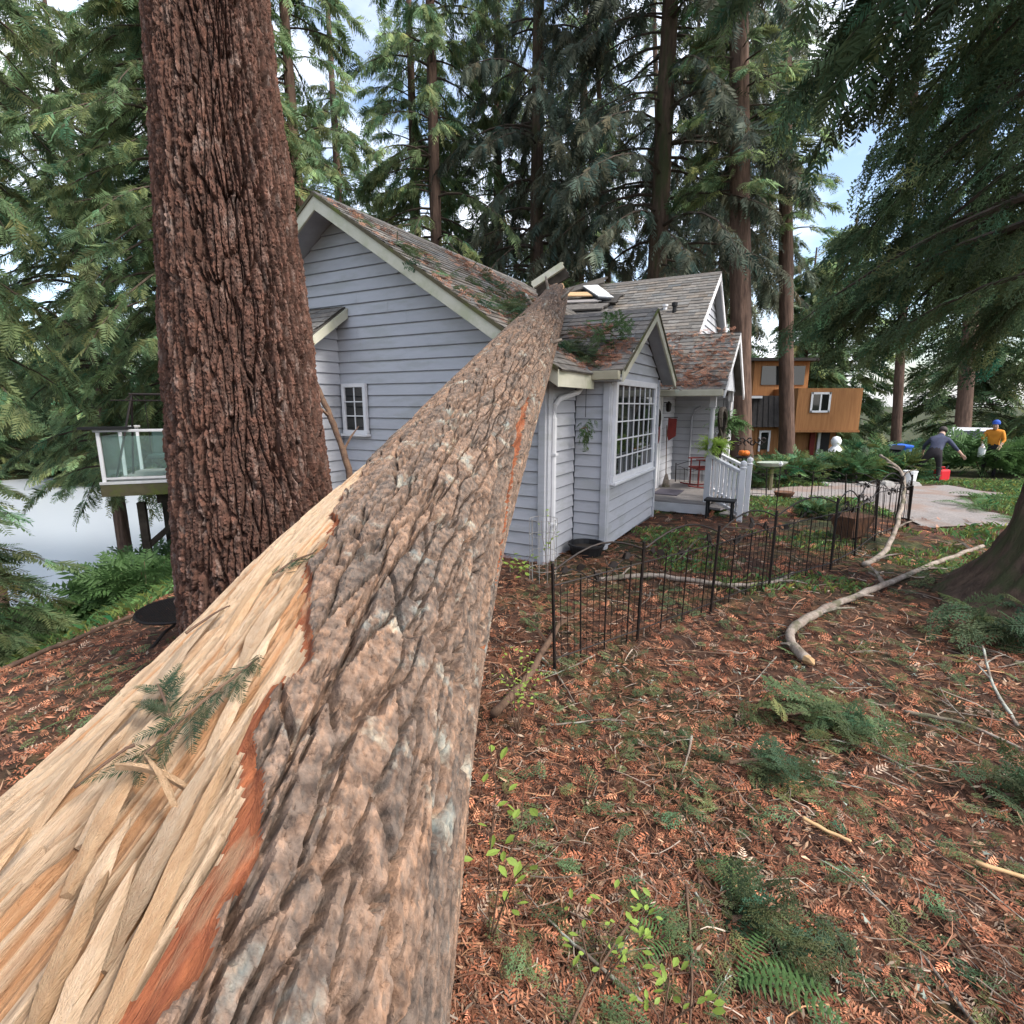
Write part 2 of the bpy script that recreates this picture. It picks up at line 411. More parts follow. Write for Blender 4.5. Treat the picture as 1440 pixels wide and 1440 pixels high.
def simple_trunk(h, r0, r1, m, flare=.5, n=40, k=90, seed=0, base=-.6, rough=.10):
    zs = np.linspace(0, 1, k) ** 1.5 * (h - base) + base
    an = np.linspace(0, 2 * math.pi, n, endpoint=False)
    Z, A = np.meshgrid(zs, an, indexing='ij')
    rr = (r0 + (r1 - r0) * (np.maximum(Z, 0) / h)) * (1 + flare * np.exp(-np.maximum(Z, 0) / .5) * (.6 + .6 * vnoise(A * 1.3, 0 * A, seed)))
    rr = rr * (1 + .10 * (fbm(np.cos(A) * 3 + 9, Z * .8 + np.sin(A) * 3, 3, seed) - .5))
    rr = rr * (1 + rough * (vnoise(A * n / 9, Z * 1.6 + 3 * vnoise(A * 2, Z * .5, seed + 2), seed + 1) - .6) + .5 * rough * (vnoise(A * n / 5, Z * 5, seed + 4) - .5))
    V = np.stack([rr * np.cos(A), rr * np.sin(A), Z], -1).reshape(-1, 3)
    i = np.arange(k - 1)[:, None] * n + np.arange(n)[None]; j = np.arange(k - 1)[:, None] * n + (np.arange(n)[None] + 1) % n
    return npmesh('trunk', V, [np.stack([i, j, j + n, i + n], -1).reshape(-1, 4)], m, smooth=True)
def make_tree(name, label, group, trunk_args, crown_args, leafmat, loc):
    t = thing(name, label, 'tree', loc, 0, group)
    link('trunk', simple_trunk(**trunk_args), t)
    lm, (V, F, C_) = crown(**crown_args)
    lm.build('limbs', 'limb', t)
    link('crown', npmesh('crown', V, [F], leafmat, C_), t)
    return t

# ------------------------------------------------------------------ the fallen fir
ST = np.array([(-.70, -.6, .62, .56), (-.69, .2, .74, .54), (-.668, .989, .862, .52), (-.643, 1.62, .996, .50), (-.519, 2.759, 1.294, .455),
               (-.269, 4.076, 1.79, .395), (.12, 6.212, 2.549, .325), (.48, 8.409, 3.257, .265), (.889, 11.053, 4.154, .19)])
def trunk_at(y):
    ys = ST[:, 1]; m_ = np.gradient(ST, ys, axis=0)
    i = np.clip(np.searchsorted(ys, y) - 1, 0, len(ys) - 2); hh = ys[i + 1] - ys[i]; t = ((y - ys[i]) / hh)[:, None]; hh = hh[:, None]
    return (2 * t ** 3 - 3 * t ** 2 + 1) * ST[i] + (t ** 3 - 2 * t ** 2 + t) * hh * m_[i] + (-2 * t ** 3 + 3 * t ** 2) * ST[i + 1] + (t ** 3 - t ** 2) * hh * m_[i + 1]
def trunk_frame(y):
    P = trunk_at(y); c = P[:, :3]; T = norm(trunk_at(y + .01)[:, :3] - trunk_at(y - .01)[:, :3])
    S_ = norm(np.cross(T, [0, 0, 1.])); U_ = np.cross(S_, T)
    return c, P[:, 3], T, S_, U_
PHB = np.array([(-.6, -30), (.4, -29), (.6, -27), (.79, -26), (.93, -22), (1.1, -17), (1.3, -14), (1.58, -7), (2.03, 4), (2.67, 24), (3.28, 34), (3.9, 40), (4.5, 47), (5.2, 150), (12, 170)])
PHR = np.array([(-1, -100), (1.2, -97), (1.73, -98), (2.25, -97), (2.51, -88), (3.23, -78), (3.95, -68), (4.6, -62), (12, -60)])
yv = -1.1 + np.geomspace(.62, 12.08, 880)
phv = np.radians(np.concatenate([np.linspace(-180, -122, 18, endpoint=False), np.linspace(-122, 66, 340, endpoint=False), np.linspace(66, 72, 3, endpoint=False), np.linspace(72, 180, 24)]))
c_, r_, T_, S_, U_ = trunk_frame(yv)
arc = np.concatenate([[0], np.cumsum(np.linalg.norm(np.diff(c_, axis=0), axis=1))])
Yv, PH = np.meshgrid(yv, phv, indexing='ij'); B_ = np.repeat(arc[:, None], len(phv), 1); A_ = PH * .5; RR = r_[:, None] * np.ones_like(PH)
def bark_relief(a, b, s, pa, pb, deep, sa, sb, flake, terr=0.):
    """long plates parted by narrow furrows, each plate broken into overlapping scales"""
    wa = a + .06 * (fbm(b * 2.2, a * 5, 3, s) - .5) + .012 * (fbm(b * 14, a * 14, 2, s + 1) - .5); wb = b + .05 * (fbm(a * 9 + 5, b * 4, 3, s + 9) - .5)
    f1, f2, cid = worley(wa / pa, wb / pb, s + 20)
    fur = sstep(.16, .01, f2 - f1) * (.35 + .65 * fbm(a * 8, b * 3, 2, s + 23)); shoulder = sstep(.55, .1, f2 - f1)
    xa = wa + .010 * (fbm(a * 40, b * 40, 2, s + 2) - .5); xb = wb + .010 * (fbm(a * 40 + 7, b * 40, 2, s + 3) - .5)
    g1, g2, gid = worley(xa / sa + 40, xb / sb, s + 31)
    e1_, e2_, eid = worley(xa / (sa * .42) + 10, xb / (sb * .42), s + 47)
    crack = sstep(.10, 0, g2 - g1)
    fine = fbm(a * 110, b * 110, 3, s + 70)
    crk2 = sstep(.12, 0, e2_ - e1_)
    rg = np.abs(fbm(wa * 14, wb * 2.0, 3, s + 80) - .5); long_f = sstep(.045, 0, rg)
    d = -deep * fur - .12 * deep * shoulder - .75 * deep * long_f + flake * (1.0 * gid - .7 * crack + .55 * eid - .25 * crk2 + .9 * (fine - .5)) + .016 * (fbm(a * 4, b * 1.2, 3, s + 3) - .5) + .016 * (cid - .5)
    if terr:
        th = fbm(xa * 30, xb * 13, 4, s + 90) * 9 + 1.2 * cid; fr = th - np.floor(th)
        fn = sstep(.12, .01, f2 - f1) * (.35 + .65 * fbm(a * 8, b * 3, 2, s + 23))
        top = terr * ((np.floor(th) + sstep(.0, .25, fr)) / 9 - .5) + .014 * (fbm(a * 9, b * 3, 3, s + 3) - .5) + .008 * (cid - .5)
        top = -np.logaddexp(0, -(top + .004) * 260) / 260 + .002          # plate tops worn flat
        d = top - deep * fn - .85 * deep * long_f + flake * (.5 * eid - 1.5 * crack * (gid > .4) - .6 * crk2 * (eid > .6) + 1.1 * (fine - .5)) + .012 * (fbm(a * 3, b * .9, 3, s + 4) - .5)
        gid = .35 * gid + .65 * _h(np.floor(th), np.floor(cid * 97), s + 95)
    return d, fur, cid, gid, eid
bd, plate, cid, gid, eid = bark_relief(A_, B_, 100, .075, .42, .046, .020, .048, .0050, .036)
phb = np.radians(np.interp(Yv, PHB[:, 0], PHB[:, 1]))
jag = .10 * (fbm(B_ * 3.2, A_ * 0 + 3, 4, 200) - .5) + .05 * (vnoise(B_ * 9, B_ * 0, 205) - .5)
da = (PH - phb) * RR + jag                                   # metres from the torn bark edge, positive on the wood side
inw = .012 + .024 * sstep(1.25, .7, Yv) * (.6 + .8 * vnoise(B_ * 4, B_ * 0, 208)) + .03 * sstep(2.4, 3.2, Yv)
# long split grain of the bare wood: slabs of different thickness with torn edges
ga = A_ + .018 * (fbm(B_ * 1.3, A_ * 2, 3, 300) - .5) + .02 * np.sin(B_ * 1.1)
h1, h2, hid = worley(ga / .042, B_ / 1.1 + 3 * vnoise(ga / .085, B_ * .2, 303), 310)
k1, k2, kid = worley(ga / .014 + 9, B_ / .7, 320)
q1, q2, qid = worley(ga / .0065 + 9, B_ / .5, 330)
lay = np.floor(fbm(ga * 7, B_ * .8, 3, 340) * 9) / 9
wd = .040 * (lay - .5) + .013 * (hid - .5) + .009 * (kid - .5) + .005 * (qid - .5) - .014 * sstep(.10, 0, h2 - h1) - .006 * sstep(.14, 0, k2 - k1) + .004 * (fbm(ga * 200, B_ * 5, 2, 345) - .5)
wd = wd - (.04 * np.exp(-((PH - phb - .5) / .35) ** 2) + .012) * sstep(2.2, 1.2, Yv) + .012 * sstep(1.4, 2.2, Yv)
wd = np.where(Yv > 3.2, wd * .4, wd)
wood_w = sstep(0, .02, da - inw + .035 * (vnoise(ga * 170, B_ * 1.3, 350) - .5)); inner_w = sstep(-.012, .012, da)
strip = np.abs((PH - np.radians(np.interp(Yv, PHR[:, 0], PHR[:, 1]))) * RR + .05 * (fbm(B_ * 3, B_ * 0, 3, 400) - .5))
sw = (.016 + .030 * vnoise(B_ * 2.1, B_ * 0, 410)) * sstep(1.2, 1.7, Yv) * sstep(4.5, 3.9, Yv)
strip_w = sstep(1.3, .7, strip / np.maximum(sw, 1e-4)) * (sw > .004)
dis = .024 + bd * np.clip(RR / .5, .5, 1)
dis = dis * (1 - strip_w) + strip_w * (-.012 + .01 * (fbm(A_ * 80, B_ * 3, 2, 420) - .5))
inn = -.004 + .020 * (fbm(A_ * 60, B_ * 5, 3, 430) - .5)
dis = dis * (1 - inner_w) + inner_w * (inn * (1 - wood_w) + wd * wood_w)
endt = sstep(10.55, 10.98, Yv + .6 * (vnoise(A_ * 16, A_ * 0, 450) - .5))
rad = (RR + dis) * (1 - .75 * endt)
V = c_[:, None] + rad[..., None] * (U_[:, None] * np.cos(PH)[..., None] - S_[:, None] * np.sin(PH)[..., None])
bc = np.ones(V.shape)
tone = .55 + .55 * gid + .40 * eid + .25 * (cid - .5); hue = (cid - .5) * .12 + (eid - .5) * .16 + (gid - .5) * .12
bc = tone[..., None] * np.stack([1 + hue, np.ones_like(hue), 1 - hue * .9], -1)
stain = sstep(.60, .72, fbm(ga * 9 + 3, B_ * 2.2, 4, 360)); fib = sstep(.10, 0, k2 - k1) * (kid > .55) + sstep(.06, 0, h2 - h1)
wc = np.clip((.74 + .30 * hid + .32 * (kid - .3) + .25 * (qid - .5)) * (1 - .28 * stain) * (1 - .40 * np.clip(fib, 0, 1)), .25, 1.3); rd = np.clip((.5 - hid) * .5 + (.45 - kid) * .45, -.1, .5)
gap = sstep(-.02, .12, rd)
wcol = wc[..., None] * np.stack([1 + .05 * gap, 1 - .22 * gap, 1 - .42 * gap], -1)
icol = (.35 + 1.2 * fbm(A_ * 60, B_ * 3, 4, 460))[..., None] * np.ones(3)
ww = wood_w[..., None]; iw = np.maximum(inner_w, strip_w)[..., None]
F_all = gridfaces(*PH.shape); NV = V.reshape(-1, 3)
# close the seam round the back
nc = len(phv); i_ = np.arange(len(yv) - 1) * nc
F_all = np.concatenate([F_all, np.stack([i_ + nc - 1, i_, i_ + nc, i_ + 2 * nc - 1], 1)])
cls = np.where(wood_w.ravel() > .5, 2, np.where((inner_w.ravel() > .5) | (strip_w.ravel() > .5), 1, 0))
fcls = np.max(cls[F_all], 1)
fallen = thing('fallen_tree', 'huge fallen fir trunk split open near the viewer, lying across the house roof', 'tree', (-.69, .2, .1))
def sub_mesh(name, mask, colr, m_, smooth=True):
    F_ = F_all[mask]; u, inv = np.unique(F_, return_inverse=True)
    return link(name, npmesh(name, NV[u], [inv.reshape(-1, 4)], m_, colr.reshape(-1, 3)[u], smooth), fallen, True)
sub_mesh('bark', fcls == 0, bc, 'bark_grey', False)
tag(sub_mesh('inner_bark', fcls == 1, icol, 'inner_bark'), 'orange red inner bark along the torn edge')
tag(sub_mesh('split_wood', fcls == 2, wcol, 'fresh_wood', False), 'pale bare split wood with long torn grain')

def on_trunk(y, deg, lift=0.):
    c, r, T, S1, U1 = trunk_frame(np.array([y])); a = R(deg)
    n = U1[0] * math.cos(a) - S1[0] * math.sin(a)
    return Vector(c[0] + (r[0] + lift) * n), Vector(T[0]), Vector(n), Vector(S1[0])
# torn splinters standing off the wood, each its own piece
def splinter(y0, d0, y1, d1, wdt, l0, l1, m='fresh_wood', thick=.02, seed=0):
    g = random.Random(seed); a, T, n, s1 = on_trunk(y0, d0, l0); b, _, n2, s2 = on_trunk(y1, d1, l1)
    k = 9; Vv = []; ax = (b - a)
    for i in range(k + 1):
        t = i / k; p = a.lerp(b, t) + n * .02 * math.sin(t * 3.1)
        wv = wdt * (.35 + .65 * math.sin(math.pi * min(1, t * .8 + .15))) * (1 - .75 * t ** 4) * (.85 + .3 * g.random())
        sd_ = ax.cross(n).normalized(); j = g.uniform(-.1, .1) * wdt
        th = thick * (1 - .6 * t)
        Vv += [p + sd_ * (wv + j) + n * th * .2, p + sd_ * wv * .25 + n * th, p - sd_ * (wv - j) + n * th * .35, p - n * thick]
    Fv = [(4 * i + q, 4 * i + (q + 1) % 4, 4 * i + 4 + (q + 1) % 4, 4 * i + 4 + q) for i in range(k) for q in range(4)] + [(3, 2, 1, 0), (4 * k, 4 * k + 1, 4 * k + 2, 4 * k + 3)]
    V_ = np.array([tuple(v) for v in Vv]); tone = .75 + .45 * g.random(); wr = g.random()
    cc = tone * np.array([1, 1 - .16 * wr, 1 - .34 * wr]) * (.9 + .2 * rng.random((len(V_), 1)))
    link('splinter', npmesh('splinter', V_, [np.array(Fv)], m, cc), fallen, True)
for k, a in enumerate([(.50, -24, .98, -16, .014, -.03, .03), (.56, -22, 1.12, -15, .010, -.03, .02), (.64, -17, 1.0, -13, .016, -.04, .02),
          (.62, -11, .84, -6, .014, -.06, -.01), (.74, -2, 1.00, 1, .016, -.06, -.015), (.82, 3, 1.22, 6, .020, -.06, -.01), (.5, 4, .80, 8, .018, -.05, .01),
          (1.0, -10, 1.42, -6, .016, -.05, .01), (1.25, -2, 1.60, 1, .020, -.05, .0), (1.5, 2, 1.95, 8, .018, -.05, .0), (1.4, 14, 1.9, 18, .022, -.06, -.015),
          (1.05, 17, 1.55, 22, .025, -.06, -.01), (.75, 14, 1.15, 17, .022, -.06, -.01), (1.95, 14, 2.5, 25, .016, -.05, .0), (.84, -15, .92, -4, .006, .0, .045), (.9, -13, .9, 0, .004, .0, .04)]):
    splinter(*a, seed=k, thick=.012)
for k, a in enumerate([(.50, -19, .76, -13, .016, -.05, .0), (.55, -14, .74, -10, .014, -.05, .0)]):
    splinter(*a, seed=40 + k)

for k, (d0, l1) in enumerate(((-70, -.02), (-40, .03), (-15, -.05), (10, .02), (40, -.03), (70, .0))):
    splinter(10.45, d0, 11.12 + .12 * (k % 3), d0 * .8, .05, -.05, l1 - .05, seed=60 + k, thick=.03)
def stub(y, deg, ln, r):
    a, T, n, sd_ = on_trunk(y, deg, -.03); MB().tube([a, a + n * ln * .6 + T * ln * .25, a + n * ln + T * ln * .5], [r, r * .8, r * .5], 7).build('branch_stub', 'stick_grey', fallen, True, world=True)
for q in ((7.4, -20, .16, .03), (8.3, 35, .22, .03), (9.2, -50, .30, .028), (9.8, 15, .26, .03), (6.4, -75, .14, .026), (5.3, 10, .05, .02), (2.26, -52, .05, .012)): stub(*q)

# ------------------------------------------------------------------ the standing fir beside it
def standing():
    bx, by = -1.83, 3.75
    t = thing('fir_tree', 'massive standing fir with deeply furrowed red brown bark beside the split trunk', 'tree', (bx, by, zt(bx, by)))
    ca = math.atan2(-by, -bx)
    an = np.concatenate([np.linspace(-95, 95, 320, endpoint=False), np.linspace(95, 265, 26, endpoint=False)]); an = np.radians(an) + ca
    zs = np.concatenate([np.linspace(-.2, 4.9, 500, endpoint=False), np.linspace(4.9, 15, 30)])
    Z, A = np.meshgrid(zs, an, indexing='ij')
    r = np.interp(Z, [-.8, 0, .6, 1.3, 2.2, 4.4, 15], [.70, .57, .53, .49, .44, .305, .14])
    a = (A - ca) * .5; s = 500
    d, plate, cid, gid, eid = bark_relief(a, Z, s, .052, .46, .056, .022, .030, .012)
    d = d * (Z < 6) + (-.02) * (Z >= 6); r = r + .025 + d
    V = np.stack([bx + r * np.cos(A), by + r * np.sin(A), Z], -1)
    n = len(an); i = np.arange(len(zs) - 1)[:, None] * n + np.arange(n)[None]; j = np.arange(len(zs) - 1)[:, None] * n + (np.arange(n)[None] + 1) % n
    tone = .65 + .35 * gid + .35 * eid + .3 * (cid - .5); hue = (gid - .5) * .18
    C_ = tone[..., None] * np.stack([1 + hue, np.ones_like(hue), 1 - hue * .4], -1)
    link('trunk', npmesh('trunk', V.reshape(-1, 3), [np.stack([i, j, j + n, i + n], -1).reshape(-1, 4)], 'bark_red', C_.reshape(-1, 3), False), t, True)
    lm, (V, F, C_) = crown(9, 15, 26, 3.0, 14, .9, 'low', az=(0, 360))
    o = np.array([bx, by, 0]); lm.v = [(p[0] + bx, p[1] + by, p[2]) for p in lm.v]
    lm.build('limbs', 'limb', t, world=True)
    link('crown', npmesh('crown', V + o, [F], 'cedar', C_), t, True)
standing()

# ------------------------------------------------------------------ the damaged house
HX, HY, HR = .421, 6.60, math.atan2(-.47422, .88041)
house = thing('house', 'pale blue grey lap sided house with its roof crushed by the fallen trunk', 'house', (HX, HY, 0), HR)
def hw(x, y, z=0):
    c, s = math.cos(HR), math.sin(HR); return Vector((HX + c * x - s * y, HY + s * x + c * y, z))
EXPO = .16
def siding(parent, org, adir, ndir, z0, z1, lo, hi, skip=None, joint=None):
    """lap boards: each board its own wedge; a runs along adir, n points outwards"""
    org = Vector(org); ad = Vector(adir); nd = Vector(ndir); k = 0; z = z0
    while z < z1 - .02:
        ztop = min(z + EXPO + .012, z1 + .1); segs = [(None, None)]
        a0, a1, b0, b1 = lo(z), hi(z), lo(ztop), hi(ztop)
        if a1 - a0 > .04:
            b0, b1 = min(b0, b1), max(b0, b1)
            if lo(ztop) >= hi(ztop): b0 = b1 = (lo(ztop) + hi(ztop)) / 2
            cuts = []
            if joint and a1 - a0 > 3: cuts = [a0 + (a1 - a0) * random.Random(k * 7 + joint).uniform(.2, .8)]
            ends0 = [a0] + cuts + [a1]; ends1 = [b0] + cuts + [b1]
            for j in range(len(ends0) - 1):
                p0, p1, q0, q1 = ends0[j], ends0[j + 1], ends1[j], ends1[j + 1]
                if j: p0 += .003; q0 += .003
                if skip:
                    r = skip(z, p0, p1, q0, q1)
                    if r is None: continue
                    p0, p1, q0, q1 = r
                P = lambda a, zz, n: org + ad * a + nd * n + Vector((0, 0, zz))
                e = .009
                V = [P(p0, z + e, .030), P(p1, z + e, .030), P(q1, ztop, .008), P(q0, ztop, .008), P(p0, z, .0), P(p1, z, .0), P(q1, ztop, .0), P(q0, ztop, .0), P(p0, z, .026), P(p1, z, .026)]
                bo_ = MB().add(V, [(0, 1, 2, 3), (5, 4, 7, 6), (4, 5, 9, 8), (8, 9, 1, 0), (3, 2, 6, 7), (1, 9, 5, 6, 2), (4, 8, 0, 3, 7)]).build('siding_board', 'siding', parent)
                bo_.data.materials.append(M['siding_shadow_edge']); bo_.data.polygons[2].material_index = 1; bo_.data.polygons[3].material_index = 1
        z += EXPO; k += 1
def shingles(name, parent, org, av, uv, La, Lu, keep=None, expo=.145, seed=0):
    g = np.random.default_rng(seed); org = np.array(org, float); av = np.array(av, float); uv = np.array(uv, float)
    av /= np.linalg.norm(av); uv /= np.linalg.norm(uv); nv = np.cross(av, uv)
    if nv[2] < 0: nv = -nv
    Vs = []; Fs = []; Cs = []
    nr = int(Lu / expo) + 1
    for i in range(nr):
        a = -g.random() * .3; u0 = i * expo; u1 = min(u0 + expo * 1.5, Lu)
        while a < La:
            wd = .18 + .16 * g.random(); x0 = max(0, a) + .004; x1 = min(La, a + wd); a += wd
            if x1 - x0 < .03: continue
            if keep is not None and not keep(*(org + av * (x0 + x1) / 2 + uv * u0)): continue
            t = .018 + .008 * g.random(); dj = g.normal(0, .006)
            P = lambda x, u, n: org + av * x + uv * u + nv * n
            b = len(Vs)
            Vs += [P(x0, u0 + dj, t), P(x1, u0 + dj, t), P(x1, u1, .004), P(x0, u1, .004), P(x0, u0 + dj, 0), P(x1, u0 + dj, 0)]
            Fs += [(b, b + 1, b + 2, b + 3), (b + 4, b + 5, b + 1, b), ]
            c = .75 + .5 * g.random(); h = g.normal(0, .04); Cs += [(c * (1 + h), c, c * (1 - h))] * 6
    o = link(name, npmesh(name, np.array(Vs), [np.array(Fs)], 'shingle', np.array(Cs)), parent); o['kind'] = 'stuff'; return o
def slab(name, parent, corners, th, m):
    c = [Vector(p) for p in corners]; n = (c[1] - c[0]).cross(c[3] - c[0]).normalized()
    if n.z < 0: n = -n
    return MB().prism([p - n * .004 for p in c], -n * th).build(name, m, parent)
def hpart(name, mb, m, parent=None, bevel=0): return mb.build(name, m, parent or house, bevel=bevel)

# main gable wing
SL = .66; RX = -3.24; RZ = 4.76; FX = .335; FZ = 2.40
def mz(x): return RZ - SL * abs(x - RX)
slw = math.hypot(1, SL)
hpart('foundation', MB().box((-3.25, 3.9, -1.2), (6.44, 7.7, 2.3)), 'foundation')
gw = hpart('gable_wall', MB().prism([(0, .03, -.08), (0, .03, mz(0) - .12), (RX, .03, RZ - .14), (-6.48, .03, mz(-6.48) - .12), (-6.48, .03, -.08)], (0, .12, 0)), 'sheathing')
def g_hi(z): return min(-.095, FX - (z + .13 - FZ) / SL) if z > 2.2 else -.095
def g_lo(z): return max(-6.45, 2 * RX - FX + (z + .13 - FZ) / SL) if z > 2.2 else -6.45
def g_skip(z, p0, p1, q0, q1):
    if 2.62 < z < 2.80 and p1 > -.6: return (p0, -.50, q0, -.44)       # a board torn away beside the trunk
    if p1 < -3.40 and z > 9: return None
    return (p0, p1, q0, q1)
siding(gw, (0, .03, 0), (1, 0, 0), (0, -1, 0), -.10, 4.6, g_lo, g_hi, g_skip, joint=3)
hpart('corner_board', MB().box((-.047, .0, 1.19), (.094, .075, 2.56)), 'siding', bevel=.006)
hpart('corner_board', MB().box((.012, .08, 1.19), (.03, .14, 2.56)), 'siding', bevel=.006)
rf = slab('roof', house, [(FX, -.4, FZ), (RX, -.4, RZ), (RX, 7.7, RZ), (FX, 7.7, FZ)], .07, 'roof_board')
slab('roof_slope', rf, [(2 * RX - FX, -.4, FZ), (RX, -.4, RZ), (RX, 7.7, RZ), (2 * RX - FX, 7.7, FZ)], .07, 'roof_board')
Lm = math.hypot(FX - RX, RZ - FZ)
shingles('shingles', rf, (FX + .03, -.43, FZ - .02), (0, 1, 0), (RX - FX, 0, RZ - FZ), 8.1, Lm + .04, seed=1)
shingles('shingles', rf, (2 * RX - FX - .03, -.43, FZ - .02), (0, 1, 0), (FX - RX, 0, RZ - FZ), 8.1, Lm + .04, seed=2)
hpart('ridge_cap', MB().prism([(RX - .13, -.44, RZ - .065), (RX, -.44, RZ + .03), (RX + .13, -.44, RZ - .065), (RX, -.44, RZ - .01)], (0, 6.2, 0)), 'shingle_plain', rf)
for sx in (1, -1):
    e = RX + sx * (FX - RX)
    hpart('barge_board', MB().prism([(RX, -.435, RZ - .01), (e, -.435, FZ - .01), (e, -.435, FZ - .20), (RX, -.435, RZ - .205)], (0, .032, 0)), 'trim', rf, .004)
    hpart('drip_edge', MB().prism([(RX, -.452, RZ + .012), (e, -.452, FZ + .012), (e, -.452, FZ - .035), (RX, -.452, RZ - .035)], (0, .014, 0)), 'mossy_wood', rf)
    slab('soffit', rf, [(e, -.40, FZ - .09), (RX, -.40, RZ - .09), (RX, .02, RZ - .09), (e, .02, FZ - .09)], .02, 'soffit')
hpart('fascia_end', MB().box((FX - .015, .16, FZ - .10), (.03, 1.15, .19)), 'trim', rf, .004)

def window(parent, org, adir, ndir, w_, h_, cols, rows, fr, mun, m_fr='white_trim'):
    org = Vector(org); ad = Vector(adir); nd = Vector(ndir); up = Vector((0, 0, 1))
    rot = Matrix((ad, nd, up)).transposed()
    win = hpart('window', MB().box(org + ad * w_ / 2 + up * h_ / 2 + nd * .012, (w_ - .01, .02, h_ - .01), rot), 'black_plastic', parent)
    for (a, z, sw, sh) in ((w_ / 2, h_ - fr / 2, w_, fr), (w_ / 2, fr / 2, w_ + .02, fr), (fr / 2, h_ / 2, fr, h_ - 2 * fr), (w_ - fr / 2, h_ / 2, fr, h_ - 2 * fr)):
        hpart('window_frame', MB().box(org + ad * a + up * z + nd * .035, (sw, .055, sh), rot), m_fr, win, .005)
    hpart('sill', MB().box(org + ad * w_ / 2 - up * .018 + nd * .05, (w_ + .05, .09, .034), rot), m_fr, win, .004)
    iw, ih = (w_ - 2 * fr) / cols, (h_ - 2 * fr) / rows
    for i in range(1, cols): hpart('muntin', MB().box(org + ad * (fr + i * iw) + up * h_ / 2 + nd * .036, (mun, .014, h_ - 2 * fr), rot), m_fr, win)
    for j in range(1, rows): hpart('muntin', MB().box(org + ad * w_ / 2 + up * (fr + j * ih) + nd * .040, (w_ - 2 * fr, .014, mun), rot), m_fr, win)
    pm = MB().box((0, 0, 0), (iw - mun * .6, .005, ih - mun * .6)).mesh('pane', 'glass_dark')
    for i in range(cols):
        for j in range(rows):
            o = link('pane', pm, win); o.location = org + ad * (fr + (i + .5) * iw) + up * (fr + (j + .5) * ih) + nd * .030
            o.rotation_euler = (rot @ Matrix.Rotation(random.uniform(-.006, .006), 3, 'X') @ Matrix.Rotation(random.uniform(-.006, .006), 3, 'Z')).to_euler()
    return win
tag(window(house, (-3.335, 0, 1.585), (1, 0, 0), (0, -1, 0), .47, .73, 2, 3, .055, .016), 'small six pane window in the gable wall')

# bump-out with a shed roof at the left of the gable wall
bo = hpart('bump_out', MB().prism([(-3.42, .02, -1.6), (-3.42, -.58, -1.6), (-3.42, -.58, 2.86), (-3.42, .02, 3.28)], (-2.2, 0, 0)), 'sheathing')
siding(bo, (-3.42, 0, 0), (0, 1, 0), (1, 0, 0), -.9, 3.2, lambda z: max(-.56, -.58 + (z - 2.78) * 1.35), lambda z: -.002)
siding(bo, (-3.40, -.58, 0), (-1, 0, 0), (0, -1, 0), -.9, 2.72, lambda z: .0, lambda z: 2.2)
hpart('corner_board', MB().box((-3.385, -.60, .9), (.05, .08, 3.7)), 'siding', bo)
so = slab('roof', bo, [(-3.22, -.72, 2.90), (-5.8, -.72, 2.90), (-5.8, .0, 3.40), (-3.22, .0, 3.40)], .05, 'roof_board')
shingles('shingles', bo, (-5.8, -.75, 2.885), (1, 0, 0), (0, .72, .5), 2.6, .88, seed=3)
hpart('barge_board', MB().prism([(-3.20, -.74, 2.86), (-3.20, -.0, 3.375), (-3.20, -.0, 3.24), (-3.20, -.74, 2.74)], (.03, 0, 0)), 'trim', bo)
hpart('fascia', MB().box((-4.5, -.745, 2.82), (2.6, .03, .13)), 'trim', bo)

# side wall and window bay with its cross gable
CR, CZ, CE, CF = 2.256, 3.38, 2.44, .70            # ridge y, ridge z, eave z, eave y
cs = (CZ - CE) / (CR - CF)
def cz(y): return CZ - cs * abs(y - CR)
sw_ = hpart('side_wall', MB().box((-.06, 3.9, 1.16), (.12, 7.5, 2.44)), 'sheathing')
siding(sw_, (0, 0, 0), (0, 1, 0), (1, 0, 0), -.02, 2.4, lambda z: .15, lambda z: .87)
siding(sw_, (0, 0, 0), (0, 1, 0), (1, 0, 0), .22, 2.4, lambda z: 5.75, lambda z: 7.3)
bay = hpart('bay', MB().prism([(.47, .91, .06), (.47, 3.6, .0), (.47, 3.6, cz(3.6) - .1), (.47, CR, CZ - .12), (.47, .91, cz(.91) - .1)], (-.5, 0, 0)), 'sheathing')
siding(bay, (0, .91, 0), (1, 0, 0), (0, -1, 0), .06, 2.44, lambda z: .03, lambda z: .42)
siding(bay, (.47, 0, 0), (0, 1, 0), (1, 0, 0), .06, 3.2, lambda z: max(.98, CF + (z + .12 - CE) / cs), lambda z: min(3.52, 2 * CR - CF - (z + .12 - CE) / cs))
hpart('corner_board', MB().box((.463, .885, 1.25), (.088, .06, 2.42)), 'siding', bay, .005)
hpart('corner_board', MB().box((.495, .935, 1.25), (.045, .09, 2.42)), 'siding', bay, .005)
hpart('corner_board', MB().box((.490, 3.565, 1.22), (.05, .09, 2.42)), 'siding', bay, .005)
tag(window(bay, (.50, .985, .965), (0, 1, 0), (1, 0, 0), 2.20, 1.39, 7, 5, .085, .018), 'large bay window with a white grid of small panes')
cr_ = slab('bay_roof', house, [(.70, CF, CE), (.70, CR, CZ), (-1.3, CR, CZ), (-1.3, CF, CE)], .06, 'roof_board')
slab('roof_slope', cr_, [(.70, 2 * CR - CF, CE), (.70, CR, CZ), (-1.3, CR, CZ), (-1.3, 2 * CR - CF, CE)], .06, 'roof_board')
Lc = math.hypot(CR - CF, CZ - CE)
above_main = lambda x, y, z: z > mz(x) - .1
shingles('shingles', cr_, (-1.3, CF - .03, CE - .02), (1, 0, 0), (0, CR - CF, CZ - CE), 2.03, Lc + .04, above_main, seed=4)
